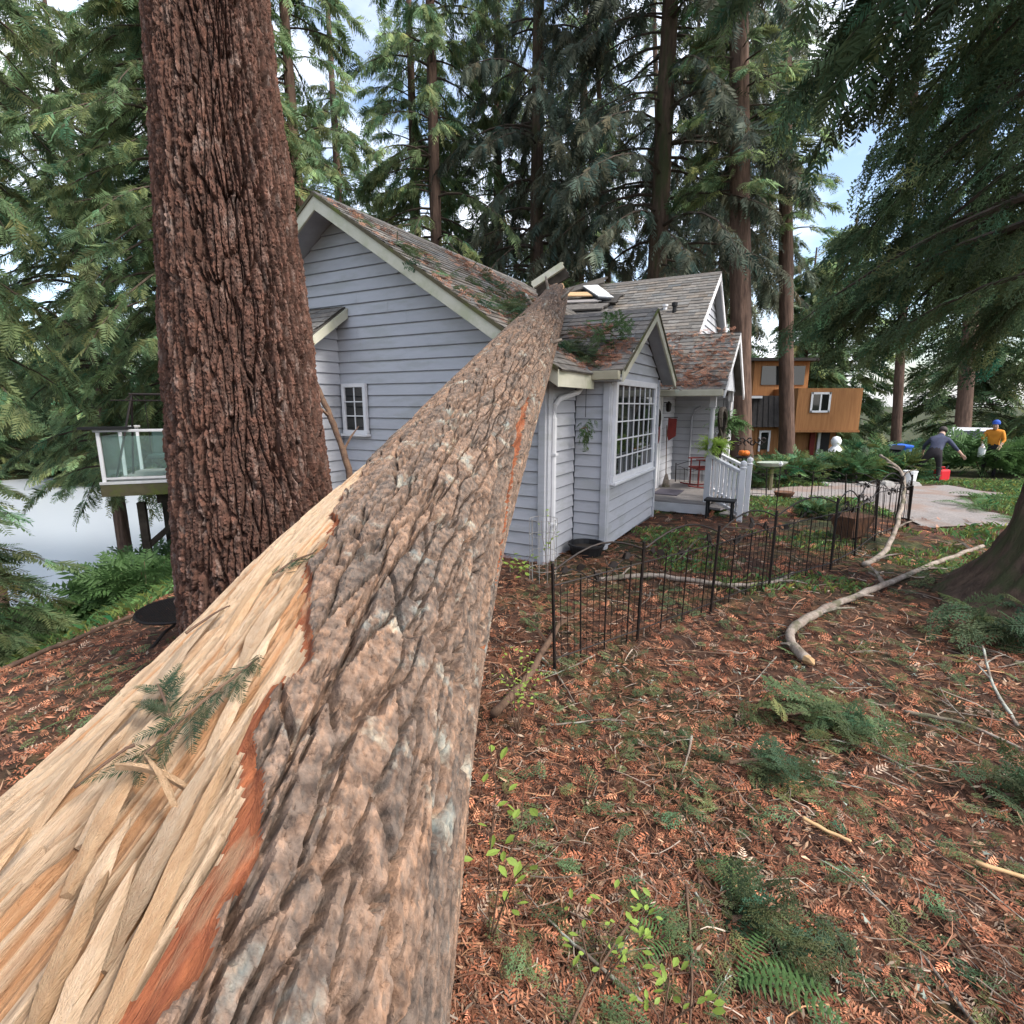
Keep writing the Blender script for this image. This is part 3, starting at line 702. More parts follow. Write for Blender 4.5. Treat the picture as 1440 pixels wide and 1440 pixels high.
shingles('shingles', cr_, (-1.3, 2 * CR - CF + .03, CE - .02), (1, 0, 0), (0, CF - CR, CZ - CE), 2.03, Lc + .04, above_main, seed=5)
hpart('ridge_cap', MB().prism([(-1.2, CR - .12, CZ - .06), (-1.2, CR, CZ + .028), (-1.2, CR + .12, CZ - .06), (-1.2, CR, CZ - .01)], (1.93, 0, 0)), 'shingle_plain', cr_)
for sy in (1, -1):
    e = CR + sy * (CR - CF)
    hpart('barge_board', MB().prism([(.705, CR, CZ - .01), (.705, e, CE - .01), (.705, e, CE - .15), (.705, CR, CZ - .165)], (.03, 0, 0)), 'trim', cr_, .004)
    hpart('drip_edge', MB().prism([(.738, CR, CZ + .014), (.738, e, CE + .014), (.738, e, CE - .025), (.738, CR, CZ - .025)], (.012, 0, 0)), 'mossy_wood', cr_)
    slab('soffit', cr_, [(.50, e, CE - .07), (.50, CR, CZ - .07), (.70, CR, CZ - .07), (.70, e, CE - .07)], .02, 'soffit')
hpart('soffit', MB().box((.27, .80, CE - .13), (.80, .24, .015)), 'soffit', cr_)
hpart('gutter', MB().prism([(.69, CF - .12, CE - .015), (.69, CF - .0, CE - .015), (.69, CF + .0, CE - .12), (.69, CF - .08, CE - .12)], (-.70, 0, 0)), 'gutter', cr_, .006)
ds = hpart('downspout', MB().tube([(.20, CF - .06, CE - .10), (.20, CF - .05, CE - .20), (.17, CF - .10, CE - .27), (.06, CF - .45, CE - .36), (.045, CF - .56, CE - .44), (.045, CF - .57, CE - .6), (.045, CF - .57, .02)],
      .036, 8), 'white_trim', None)
hpart('outlet', MB().box((.20, CF - .06, CE - .06), (.19, .14, .07)), 'white_trim', ds, .008)
for zz in (.5, 1.4): hpart('bracket', MB().box((.045, CF - .57, zz), (.09, .09, .03)), 'white_trim', ds)

# rear block, its roof running down over the porch
BR, BZ = 8.23, 5.09; bs = .672
def bz(y): return BZ - bs * abs(y - BR)
PE = 4.05; PEZ = bz(PE)
br = slab('rear_roof', house, [(.70, PE, PEZ), (.70, BR, BZ), (-4.2, BR, BZ), (-4.2, PE, PEZ)], .07, 'roof_board')
slab('roof_slope', br, [(.70, 12.4, bz(12.4)), (.70, BR, BZ), (-4.2, BR, BZ), (-4.2, 12.4, bz(12.4))], .07, 'roof_board')
Lb = math.hypot(BR - PE, BZ - PEZ)
shingles('shingles', br, (-4.2, PE - .03, PEZ - .02), (1, 0, 0), (0, BR - PE, BZ - PEZ), 4.93, Lb + .04, lambda x, y, z: z > mz(x) - .15, seed=6)
shingles('shingles', br, (-4.2, 12.43, bz(12.4) - .02), (1, 0, 0), (0, BR - 12.4, BZ - bz(12.4)), 4.93, Lb + .04, seed=7)
hpart('ridge_cap', MB().prism([(-4.2, BR - .13, BZ - .07), (-4.2, BR, BZ + .03), (-4.2, BR + .13, BZ - .07), (-4.2, BR, BZ - .01)], (4.93, 0, 0)), 'shingle_plain', br)
for sy in (1, -1):
    e = 5.72 if sy < 0 else 12.4
    hpart('barge_board', MB().prism([(.70, BR, BZ - .01), (.70, e, bz(e) - .01), (.70, e, bz(e) - .17), (.70, BR, BZ - .18)], (.03, 0, 0)), 'white_trim', br)
    slab('soffit', br, [(.53, e, bz(e) - .08), (.53, BR, BZ - .08), (.70, BR, BZ - .08), (.70, e, bz(e) - .08)], .02, 'soffit')
rw = hpart('rear_gable_wall', MB().prism([(.50, 5.2, 2.4), (.50, BR, BZ - .1), (.50, 11.9, bz(11.9) - .1), (.50, 11.9, -.4), (.50, 7.4, -.4), (.50, 7.4, 2.4)], (-.12, 0, 0)), 'sheathing')
siding(rw, (.50, 0, 0), (0, 1, 0), (1, 0, 0), 3.2, 4.95, lambda z: BR - (BZ - z - .12) / bs, lambda z: BR + (BZ - z - .12) / bs)
pr = slab('porch_roof', house, [(1.50, PE, PEZ), (1.50, 5.72, bz(5.72)), (.70, 5.72, bz(5.72)), (.70, PE, PEZ)], .07, 'roof_board')
slab('roof_slope', pr, [(1.50, 7.39, PEZ), (1.50, 5.72, bz(5.72)), (.3, 5.72, bz(5.72)), (.3, 7.39, PEZ)], .07, 'roof_board')
shingles('shingles', pr, (.73, PE - .03, PEZ - .02), (1, 0, 0), (0, 5.72 - PE, bz(5.72) - PEZ), .80, 2.03, seed=8)
for sy in (1, -1):
    e = 5.72 + sy * 1.67
    hpart('barge_board', MB().prism([(1.50, 5.72, bz(5.72) - .01), (1.50, e, PEZ - .01), (1.50, e, PEZ - .15), (1.50, 5.72, bz(5.72) - .17)], (.03, 0, 0)), 'white_trim', pr)
hpart('gable_panel', MB().prism([(1.36, 4.35, 2.30), (1.36, 5.72, 3.20), (1.36, 7.1, 2.30)], (-.04, 0, 0)), 'siding', pr)
hpart('gutter', MB().box((.85, PE - .055, PEZ - .065), (1.30, .11, .11)), 'gutter', pr, .01)
hpart('beam', MB().box((.70, 4.42, 2.23), (1.40, .10, .14)), 'post_white', pr)
hpart('ceiling', MB().box((.68, 5.75, 2.31), (1.35, 2.7, .02)), 'soffit', pr)
for (x, y, z0, hh, m_) in ((.03, 6.61, 3.42, .22, 'black_plastic'), (-.21, 6.76, 3.58, .12, 'white_trim')):
    hpart('roof_vent', MB().lathe([(.045, 0), (.045, hh * .6), (.065, hh * .65), (.065, hh), (.0, hh)], (x, y, bz(y)), 10), m_, br)

# porch
po = hpart('porch', MB().box((.67, 5.78, -.02), (1.30, 3.0, .30)), 'dark_wood')
for k in range(20):
    hpart('deck_plank', MB().box((.68, 4.30 + k * .155, .205), (1.36, .148, .034)), 'deck_wood', po, .003)
hpart('rim_board', MB().box((.68, 4.21, .10), (1.38, .03, .17)), 'post_white', po)
hpart('skirt_board', MB().box((.66, 4.20, -.06), (1.32, .025, .07)), 'rust', po)
hpart('door', MB().box((.03, 5.28, 1.23), (.05, .88, 2.02)), 'white_trim', po)
for (yy, zz, hh, ww_) in ((5.08, .75, .75, .3), (5.48, .75, .75, .3), (5.28, 1.72, .8, .66)):
    hpart('door_panel', MB().box((.062, yy, zz), (.016, ww_, hh)), 'white_plastic', po, .005)
for yy in (4.80, 5.76): hpart('door_trim', MB().box((.045, yy, 1.27), (.06, .09, 2.1)), 'white_trim', po)
hpart('door_knob', MB().lathe([(.012, 0), (.03, .02), (.03, .05), (.0, .06)], (.10, 4.92, 1.18), 8), 'black_metal', po)
def turned_post(x, y, z0, z1, w0=.105, nm='post'):
    return hpart(nm, MB().box((x, y, z0 + .42), (w0, w0, .84)).lathe([(.05, .84), (.056, .87), (.04, .90), (.045, 1.2), (.042, 1.7), (.05, z1 - z0 - .22)], (x, y, z0), 10).box((x, y, z1 - .10), (w0, w0, .22)), 'post_white', po, 0)
turned_post(1.29, 4.42, .22, 2.18); turned_post(1.29, 7.0, .22, 2.30)
for (xa, ya, xb, yb) in ((1.31, 4.42, 1.93, 3.92), (1.31, 5.2, 1.97, 4.66)):
    rl = hpart('railing', MB().bar((xa, ya, 1.09), (xb, yb, .86), .08, .045), 'white_trim', po)
    hpart('bottom_rail', MB().bar((xa, ya, .34), (xb, yb, .12), .05, .05), 'white_trim', rl)
    for k in range(1, 8):
        t = k / 8; hpart('baluster', MB().box((xa + (xb - xa) * t, ya + (yb - ya) * t, .715 - .225 * t), (.034, .034, .72)), 'white_trim', rl)
    hpart('newel', MB().box((xb, yb, .45), (.085, .085, .95)).lathe([(.05, .93), (.06, .95), (.035, .97), (.055, 1.01), (.05, 1.05), (.0, 1.08)], (xb, yb, 0), 10), 'white_trim', rl)
rl = hpart('railing', MB().bar((1.30, 5.2, 1.09), (1.30, 7.0, 1.09), .08, .045), 'white_trim', po)
hpart('bottom_rail', MB().bar((1.30, 5.2, .34), (1.30, 7.0, .34), .05, .05), 'white_trim', rl)
for k in range(1, 14): hpart('baluster', MB().box((1.30, 5.2 + 1.8 * k / 14, .715), (.03, .03, .72)), 'white_trim', rl)
for k in range(2): hpart('step', MB().box((1.52 + .28 * k, 4.72 - .12 * k, .12 - .08 * k), (.3, .8, .04), Matrix.Rotation(-.25, 3, 'Z')), 'deck_wood', po)
ew = hpart('entry_wall', MB().box((.62, 7.46, 1.1), (1.30, .12, 2.7)), 'sheathing')
siding(ew, (0, 7.40, 0), (1, 0, 0), (0, -1, 0), .2, 2.45, lambda z: .0, lambda z: 1.27)
hpart('corner_board', MB().box((1.265, 7.37, 1.3), (.09, .07, 2.3)), 'white_trim', ew)
hpart('conduit', MB().tube([(.42, 7.34, .3), (.42, 7.34, 1.75), (.48, 7.34, 1.9), (.62, 7.34, 1.98)], .025, 6), 'soffit', ew)

# the torn part of the roof where the trunk went through
def broken(nm, a, b, wd, th, m_, roll=0.):
    a = Vector(a); b = Vector(b); d = (b - a).normalized(); q = d.to_track_quat('X', 'Z').to_matrix() @ Matrix.Rotation(roll, 3, 'X')
    g = random.Random(int(a.x * 1000) + int(b.y * 100)); Ln = (b - a).length; n = 6; V = []
    for i in range(n + 1):
        y = -wd / 2 + wd * i / n; e0 = g.uniform(0, .14) * Ln * .4; e1_ = Ln - g.uniform(0, .2) * Ln * .5
        for x in (e0, e1_):
            for z in (-th / 2, th / 2): V.append(a + q @ Vector((x, y, z)))
    F = []
    for i in range(n):
        o = 4 * i; F += [(o, o + 2, o + 6, o + 4), (o + 1, o + 5, o + 7, o + 3), (o, o + 4, o + 5, o + 1), (o + 2, o + 3, o + 7, o + 6)]
    F += [(0, 1, 3, 2), (4 * n, 4 * n + 2, 4 * n + 3, 4 * n + 1)]
    return hpart(nm, MB().add(V, F), m_, rf)
def onB(x, y, h=0.): return (x, y, bz(y) + h)
broken('broken_board', onB(-3.05, 7.62, .16), onB(-2.10, 7.50, .14), .20, .03, 'fresh_board', .6)
broken('broken_board', onB(-3.0, 7.36, .10), onB(-1.85, 7.20, .12), .16, .03, 'deck_wood', .5)
broken('broken_board', onB(-3.1, 7.9, .10), onB(-2.0, 8.05, .22), .34, .04, 'roof_board', .6)
broken('broken_board', onB(-2.9, 7.1, .08), onB(-1.6, 6.95, .10), .30, .04, 'shingle_plain', .55)
broken('broken_board', onB(-2.2, 7.5, .05), onB(-1.3, 7.0, .22), .26, .04, 'roof_board', .9)
broken('broken_board', onB(-2.6, 6.7, .06), onB(-1.2, 6.75, .05), .22, .03, 'shingle_plain', .5)
broken('broken_board', (-1.45, 3.9, mz(-1.45) + .06), (-.75, 4.2, mz(-.75) + .12), .18, .03, 'fresh_board', .2)
broken('broken_board', (-1.75, 4.45, 3.9), (-2.05, 4.6, 4.42), .22, .04, 'rust', .3)
broken('broken_fascia', (-2.45, 4.5, 4.42), (-1.72, 4.55, 4.78), .15, .04, 'trim', 1.3)
broken('broken_board', (-2.40, 4.62, 4.30), (-1.68, 4.67, 4.64), .2, .04, 'dark_wood', 1.3)
sq = [(-2.62, 7.90), (-2.20, 7.86), (-1.52, 7.15), (-1.96, 7.28)]
sk = hpart('skylight', MB().prism([onB(x, y, .14) for x, y in sq], (0, -.03, .05)), 'white_plastic', br)
hpart('skylight_frame', MB().prism([onB(-2.06 + (x + 2.06) * 1.09, 7.55 + (y - 7.55) * 1.09, .03) for x, y in sq], (0, -.06, .10)), 'black_plastic', sk)

# ------------------------------------------------------------------ trees
def put(src, loc, scale, rz, label, group, name=None, lean=0.):
    c = copy_tree(src); c.rotation_mode = 'ZYX'; c.location = loc; c.scale = (scale[0], scale[0], scale[1]); c.rotation_euler = (0, lean, rz)
    if name: c.name = name
    tag(c, label, 'tree', group); return c
def tz(x, y, off=-.1): return (x, y, zt(x, y) + off)
GL = 'conifers by the lake bank'; GB = 'tall firs behind the house'; GR = 'firs by the driveway'; GF = 'green trees closing the background'
cedA = make_tree('cedar_tree', 'dense drooping green cedar left of the big red trunk, above the deck', GL,
    dict(h=20, r0=.28, r1=.05, m='bark_far', seed=1), dict(h0=6.3, h1=19.0, nl=190, rad=3.9, nsp=36, size=.50, tpl='mid', droop=.6, hang=.6, shape=.5), 'cedar_light', tz(-8.4, 15.6, .6))
put(cedA, tz(-8.9, 6.1, -1.2), (.74, .46), 2.1, 'dark low cedar boughs at the left picture edge below the deck', GL)
put(cedA, tz(-15.3, 15.0, 0), (1.15, 1.6), 4.0, 'tall cedar at the far left picture edge', GL)
put(cedA, tz(-11.2, 19.5, 0), (1.0, 1.1), 2.7, 'green cedar above the deck railing, left of the big red trunk', GL)
put(cedA, tz(-16.5, 22, 0), (1.1, 1.3), 1.0, 'green cedar between the far left edge and the deck railing', GL)
firC = make_tree('fir_tree', 'leafy fir just behind the gable peak, right of the big red trunk', GB,
    dict(h=22, r0=.27, r1=.08, m='bark_far', seed=2), dict(h0=3.6, h1=19, nl=125, rad=3.6, nsp=34, size=.56, tpl='hang', droop=.5, hang=.6, shape=.6), 'cedar_light', tz(-6.6, 18))
put(firC, tz(-3.9, 23.5), (1.1, .95), 4.1, 'leafy fir between the gable peak and the bare reddish trunk', GB)
put(firC, tz(-.6, 25), (1.1, 1.0), 1.1, 'leafy fir right of the bare reddish trunk, far behind the ridge', GB)
put(firC, tz(-8.0, 27), (1.2, 1.1), .4, 'leafy fir deep behind the gable peak', GB)
put(firC, tz(3.2, 27), (1.1, 1.05), 3.3, 'leafy fir far behind the hemlock boughs', GB)
firD = put(firC, tz(-2.7, 20.5), (1.0, 1.12), 2.6, 'fir with a bare reddish lower trunk above the middle of the roof ridge', GB)
put(firC, tz(-10.5, 22), (1.1, 1.0), 5.0, 'fir behind the big red trunk, mostly hidden by it', GB)
hemE = make_tree('hemlock_tree', 'dark hemlock with dense hanging boughs over the rear roof', GB,
    dict(h=24, r0=.36, r1=.14, m='bark_dark', seed=3), dict(h0=6.6, h1=19, nl=100, rad=4.6, nsp=44, size=.66, tpl='hang', droop=.62, hang=1.6, shape=.35, var=.25), 'cedar_dark', tz(4.7, 18.5))
put(hemE, tz(9.3, 25), (.9, 1.1), 3.7, 'dark hemlock between the two fir trunks right of the house', GB)
put(hemE, tz(.9, 21), (.85, 1.05), 1.9, 'dark hemlock left of the hanging boughs, above the crushed ridge', GB)
polF = make_tree('pole_fir_tree', 'fir with a thick straight trunk right of the porch and feathery green shoots', GR,
    dict(h=24, r0=.33, r1=.17, m='bark_far', seed=4), dict(h0=8.2, h1=19, nl=80, rad=2.0, nsp=20, size=.55, tpl='mid', droop=.35, hang=.4, shape=.3), 'cedar_light', tz(7.35, 17))
polF.rotation_euler = (0, R(-5), 0)
put(polF, tz(10.35, 20), (.80, 1.0), 1.2, lean=R(-6), label='slimmer fir trunk between the porch fir and the drooping cedar boughs', group=GR)
put(polF, tz(8.3, 28.5), (.50, 1.1), 2.2, 'thin bare fir trunk above the rear roof ridge, left of a pair', GB, lean=R(-5))
put(polF, tz(11.6, 32), (.42, 1.1), 3.2, 'left one of a pair of thin trunks beyond the rear gable', GB, lean=R(-5))
put(polF, tz(12.35, 32.5), (.42, 1.15), 4.4, 'right one of a pair of thin trunks beyond the rear gable', GB, lean=R(-5))
put(polF, tz(5.6, 28.5), (.55, 1.0), 5.4, 'thin trunk behind the dark hemlock, above the rear roof', GB, lean=R(-5))
put(polF, tz(17.6, 24.5), (.62, .9), .6, 'reddish trunk by the driveway, left of the bending person', GR, lean=R(-5))
put(polF, tz(20.6, 24.5), (.95, .9), 2.9, 'thick reddish trunk behind the bending person', GR, lean=R(-5))
bush = make_tree('cedar_tree', 'bright green cedar far behind the orange house', GF,
    dict(h=13, r0=.25, r1=.05, m='bark_far', seed=5), dict(h0=.4, h1=12.5, nl=150, rad=3.4, nsp=18, size=.95, tpl='low', droop=.4, hang=.5, shape=.7), 'cedar_light', tz(15.5, 41))
k = 0
SP = ['behind the right end of the orange house', 'left of the driveway end', 'behind the white car', 'behind the person in orange', 'at the right picture edge behind the drive']
for (x, y, s, h) in ((22, 37, 1.1, 1.15), (17.5, 33, .8, .9), (26, 31, 1.1, 1.1), (27.5, 25, 1.0, .95), (31, 25, 1.1, 1.2)):
    put(bush, tz(x, y), (s, h), k * 1.3, 'bright green cedar ' + SP[k], GF); k += 1
WD = ['far left of the rear gable', 'behind the crushed ridge', 'behind the left fir trunk', 'behind the hemlock trunk', 'behind the thin trunk pair', 'beyond the porch fir', 'left of the orange house roof']
for i, (x, y, s, h) in enumerate(((-14, 38, 1.3, 1.2), (-4, 40, 1.3, 1.25), (-8, 34, 1.1, .95), (3, 42, 1.3, 1.2), (9, 44, 1.3, 1.15), (13, 45, 1.2, 1.25), (11.5, 38, 1.0, .85))):
    put(bush, tz(x, y), (s, h * .85), i * 2.1, 'green background cedar ' + WD[i], GF)
for i, (x, y, s) in enumerate(((-38, 62, 1.5), (-44, 58, 1.6), (-52, 64, 1.6), (-33, 70, 1.6), (-60, 60, 1.7), (-28, 74, 1.5), (-49, 74, 1.8), (-66, 70, 1.8))):
    put(bush, (x, y, -6.4), (s, s * .9), i * 1.7, 'far tree on the opposite lake shore', 'trees on the opposite shore')

# the big tree at the right edge with its hanging boughs
def right_tree():
    bx, by = 5.75, 4.95
    t = thing('cedar_tree', 'big flared cedar trunk at the right edge with dark boughs hanging over the drive', 'tree', tz(bx, by, 0))
    link('trunk', simple_trunk(h=16, r0=.62, r1=.3, m='bark_dark', flare=1.25, n=150, k=180, seed=31, rough=.09), t)
    Vs = []; Fs = []; Cs = []; o = 0; lm = MB()
    for a in (dict(h0=3.3, h1=8.5, nl=27, rad=4.3, nsp=46, size=.50, tpl='sprig', droop=.60, up=.22, az=(72, 120), shape=.1, hang=2.0, rmin=.7),
              dict(h0=6.5, h1=12.5, nl=30, rad=4.4, nsp=28, size=.58, tpl='mid', droop=.6, up=.2, az=(70, 142), shape=.1, hang=1.8, rmin=.7),
              dict(h0=3.0, h1=5.6, nl=14, rad=3.9, nsp=46, size=.45, tpl='sprig', droop=.46, up=.14, az=(60, 112), shape=.1, hang=2.0, rmin=.7),
              dict(h0=6.0, h1=15, nl=20, rad=3.0, nsp=16, size=.9, tpl='low', az=(-80, 70))):
        l2, (V, F, C_) = crown(**a)
        lm.add(l2.v, l2.f); Vs.append(V); Fs.append(F + o); Cs.append(C_); o += len(V)
    lm.build('limbs', 'limb', t)
    link('crown', npmesh('crown', np.concatenate(Vs), [np.concatenate(Fs)], 'cedar', np.concatenate(Cs)), t)
right_tree()

# ------------------------------------------------------------------ deck on posts at the left
def deck():
    base = Vector((-8.05, 10.4, 0)); rz = R(20)
    t = thing('deck', 'raised wooden deck with glass panel railing beside the big red trunk', 'deck', (base.x, base.y, 0), rz)
    b = lambda nm, c, d, m_, p=None, bev=0: MB().box(c, d).build(nm, m_, p or t, bevel=bev)
    Zf = .48; W_ = 4.6; D_ = 2.6
    for k in range(18): b('deck_plank', (W_ / 2, .07 + k * .144, Zf), (W_, .138, .035), 'deck_wood')
    b('rim_board', (W_ / 2, -.025, Zf - .13), (W_ + .06, .045, .24), 'mossy_wood')
    b('rim_board', (-.03, D_ / 2, Zf - .13), (.045, D_, .24), 'mossy_wood')
    b('fascia', (W_ / 2, -.03, Zf + .015), (W_ + .08, .05, .05), 'post_white')
    b('beam', (W_ / 2 + .45, .35, Zf - .36), (W_ - .7, .14, .24), 'dark_wood')
    gz = zt(-7.5, 10.5) - .3
    for (x, y) in ((.5, .35), (3.6, .35), (.5, 2.2), (3.6, 2.2)): b('post', (x, y, (gz + Zf - .45) / 2), (.14, .14, Zf - .45 - gz), 'dark_wood')
    MB().bar((.53, .35, -.9), (1.6, .35, Zf - .46), .09, .12).build('brace', 'dark_wood', t)
    for i in range(5):
        x = i * 1.14; b('railing_post', (x + .03, .02, Zf + .52), (.06, .06, 1.0), 'white_trim', None, .005)
        if i < 4: b('glass_panel', (x + .60, .02, Zf + .53), (1.04, .01, .80), 'glass_clear')
    for i in range(3):
        y = i * 1.2; b('railing_post', (.03, y + .08, Zf + .52), (.058, .06, 1.0), 'white_trim') if i else None
        if i < 2: b('glass_panel', (.03, y + .62, Zf + .53), (.01, 1.06, .80), 'glass_clear')
    b('top_rail', (W_ / 2, .02, Zf + 1.035), (W_ + .08, .10, .05), 'post_white', None, .006)
    b('top_rail', (.03, 1.35, Zf + 1.035), (.10, 2.5, .05), 'post_white', None, .006)
    b('bottom_rail', (W_ / 2, .02, Zf + .10), (W_, .05, .04), 'post_white')
    s = thing('porch_swing', 'dark framed garden swing with green cushion standing on the glass railed deck', 'swing', tuple((Matrix.Rotation(rz, 3, 'Z') @ Vector((.62, 1.0, 0)) + base)), rz)
    tb = lambda nm, pts, r_, m_: MB().tube(pts, r_, 6).build(nm, m_, s)
    for x in (-.2, 1.5):
        for sy in (-1, 1): tb('leg', [(x, 0, Zf + 1.75), (x - .32 * (x < 0), sy * .55, Zf + .03)], .022, 'black_metal')
    tb('top_bar', [(-.25, 0, Zf + 1.75), (1.55, 0, Zf + 1.75)], .03, 'black_metal')
    for yy in (-.5, .5): tb('canopy_rail', [(-.45, yy, Zf + 1.62), (1.6, yy, Zf + 1.62)], .014, 'black_metal')
    for x in (-.2, 1.5): tb('canopy_arm', [(x, -.5, Zf + 1.62), (x, 0, Zf + 1.76), (x, .5, Zf + 1.62)], .014, 'black_metal')
    MB().box((.65, -.02, Zf + .45), (1.3, .5, .10)).build('seat', 'green_cushion', s, bevel=.03)
    MB().box((.65, .24, Zf + .72), (1.3, .10, .5), Matrix.Rotation(-.2, 3, 'X')).build('backrest', 'green_cushion', s, bevel=.03)
    for x in (.02, 1.28): tb('hanger', [(x, 0, Zf + .5), (x, 0, Zf + 1.75)], .008, 'black_metal')
    cp = MB().prism([(-.25, -.10, Zf + 1.065), (.55, -.10, Zf + 1.065), (.62, .13, Zf + 1.065), (-.2, .13, Zf + 1.065)], (0, 0, .05)).build('black_tray', 'black_plastic', None)
    cp.location = base; cp.rotation_euler = (0, 0, rz); tag(cp, 'flat black tray lying on the corner of the deck railing', 'tray')
deck()
# round black table below the red trunk
tx, ty = -3.12, 4.75; z0 = zt(tx, ty)
t = thing('round_table', 'low round black mesh table beside the base of the big red trunk', 'table', (tx, ty, z0))
MB().tube([(.36 * math.cos(k * .1745), .36 * math.sin(k * .1745), .27) for k in range(37)], .014, 6).build('rim', 'black_metal', t)
mb = MB()
for k in range(-13, 14):
    q = k * .026; w_ = math.sqrt(max(.0, .355 ** 2 - q * q)); mb.box((q, 0, .272), (.011, 2 * w_, .006)); mb.box((0, q, .276), (2 * w_, .011, .005))
mb.build('mesh_top', 'black_metal', t)
MB().lathe([(.028, .02), (.028, .255)], n=8).build('stem', 'black_metal', t)
for k in range(3):
    a = k * 2.09; MB().tube([(0, 0, .16), (.16 * math.cos(a), .16 * math.sin(a), .10), (.30 * math.cos(a), .30 * math.sin(a), -.02)], .014, 6).build('leg', 'black_metal', t)

# ------------------------------------------------------------------ garden fence
FP = [(.33, 3.76), (1.07, 4.26), (1.96, 4.98), (2.83, 5.60), (3.88, 6.24), (4.6, 6.9), (5.34, 7.61), (6.0, 8.15), (6.55, 8.6)]
def fence(pts, label, hgt, leaves=True, nw=7, rb=.011):
    t = thing('garden_fence', label, 'fence', (pts[0][0], pts[0][1], zt(*pts[0])), 0, None)
    g = random.Random(len(pts)); o = Vector(t.location)
    LP = lambda p: tuple(Vector(p) - o)
    leafm = MB().add([(0, 0, 0), (.018, .004, .02), (.02, .003, .045), (0, 0, .085), (-.02, -.003, .045), (-.018, -.004, .02)], [(0, 1, 2, 3, 4, 5)]).prism(
        [(0, .004, 0), (.018, .004, .02), (.02, .004, .045), (0, .004, .085), (-.02, .004, .045), (-.018, .004, .02)], (0, .005, 0)).mesh('leaf', 'black_metal')
    tops = []
    for i, (x, y) in enumerate(pts):
        lean = Vector((g.uniform(-.05, .05), g.uniform(-.05, .05), 0)); zb = zt(x, y)
        a = Vector((x, y, zb - .1)); b_ = Vector((x, y, zb + hgt * (.92 + .1 * g.random()))) + lean - Vector((.03, 0, 0)); tops.append((Vector((x, y, zb)), b_))
        MB().tube([LP(a), LP(a.lerp(b_, .5)), LP(b_)], rb * 1.25, 6).build('post', 'black_metal', t)
    for i in range(len(pts) - 1):
        (a0, a1), (b0, b1) = tops[i], tops[i + 1]
        P = lambda s, h: a0.lerp(b0, s).lerp(a1.lerp(b1, s), h)
        arch = [P(s, .93 + .15 * math.sin(math.pi * s)) for s in np.linspace(.02, .98, 9)]
        pn = MB().tube([LP(p) for p in arch], rb * .75, 5).build('panel', 'black_metal', t)
        for h in (.80, .12): MB().tube([LP(P(s, h)) for s in (.01, .5, .99)], rb * .6, 5).build('rail', 'black_metal', pn)
        for k in range(1, nw * 2):
            s = k / (nw * 2); thick = k % 4 == 0
            if i > 5 and not thick: continue
            hi = .80 if not thick else .84
            MB().tube([LP(P(s, .04)), LP(P(s, hi))], rb * (.62 if thick else .26), 4, False).build('picket', 'black_metal', pn)
        MB().tube([LP(P(s, .82 + .09 * math.sin(s * 9.4 + i))) for s in np.linspace(.03, .97, 12)], rb * .45, 4, False).build('vine', 'black_metal', pn)
        if leaves:
            for k in range(6 if i < 5 else 3):
                s = g.uniform(.06, .94); o_ = link('leaf', leafm, pn); o_.location = LP(P(s, .83 + .09 * math.sin(s * 9.4 + i)))
                o_.rotation_euler = (g.uniform(-.4, .4), g.uniform(-2.2, 2.2), math.atan2((b0 - a0).y, (b0 - a0).x) + g.uniform(-.5, .5)); o_.scale = (1.4, 1.2, 1.0)
    return t
fence(FP, 'black wire garden fence with iron leaves running from the house corner to the drive', .92)
fence([(6.55, 8.6), (6.7, 9.6), (6.75, 10.6), (6.6, 11.6), (5.9, 12.2), (4.9, 12.4), (3.9, 12.6)], 'far side of the black garden fence along the gravel path', .74, True, 5)

# ------------------------------------------------------------------ logs and branches on the ground
def branch(name, label, pts, r0, r1, m_, cat='branch', group=None, twigs=0, seed=0, endmat=None, n=8):
    g = random.Random(seed); P = [Vector(p) for p in pts]; o = P[0].copy()
    t = thing(name, label, cat, o, 0, group)
    Q = []
    for i in range(len(P) - 1):
        for k in range(6):
            s = k / 6; p0 = P[max(i - 1, 0)]; p3 = P[min(i + 2, len(P) - 1)]
            q = .5 * ((2 * P[i]) + (-p0 + P[i + 1]) * s + (2 * p0 - 5 * P[i] + 4 * P[i + 1] - p3) * s * s + (-p0 + 3 * P[i] - 3 * P[i + 1] + p3) * s ** 3)
            Q.append(q - o + Vector((g.gauss(0, r0 * .12), g.gauss(0, r0 * .12), g.gauss(0, r0 * .12))))
    Q.append(P[-1] - o); k = len(Q)
    MB().tube(Q, [(r0 + (r1 - r0) * i / (k - 1)) * g.uniform(.9, 1.12) for i in range(k)], n).build('stem', m_, t, True)
    if endmat:
        d = (Q[0] - Q[1]).normalized(); MB().tube([Q[0] + d * .005, Q[0] + d * r0 * 1.3 + Vector((0, 0, .01)), Q[0] + d * r0 * 2.2], [r0 * .98, r0 * .7, r0 * .2], 7).build('broken_end', 'stick_fresh', t)
    for j in range(twigs):
        i = g.randrange(2, k - 1); d = (Q[i] - Q[i - 1]).normalized(); s = d.cross(Vector((0, 0, 1))).normalized() * g.choice((-1, 1))
        ln = g.uniform(.12, .4); e = Q[i] + d * ln * .7 + s * ln * .7 + Vector((0, 0, ln * g.uniform(-.05, .35)))
        MB().tube([Q[i], Q[i].lerp(e, .5) + Vector((0, 0, .02)), e], [r1 * .9, r1 * .6, r1 * .25], 4).build('twig', m_, t)
    return t
def gp(x, y, h=0): return (x, y, zt(x, y) + h)
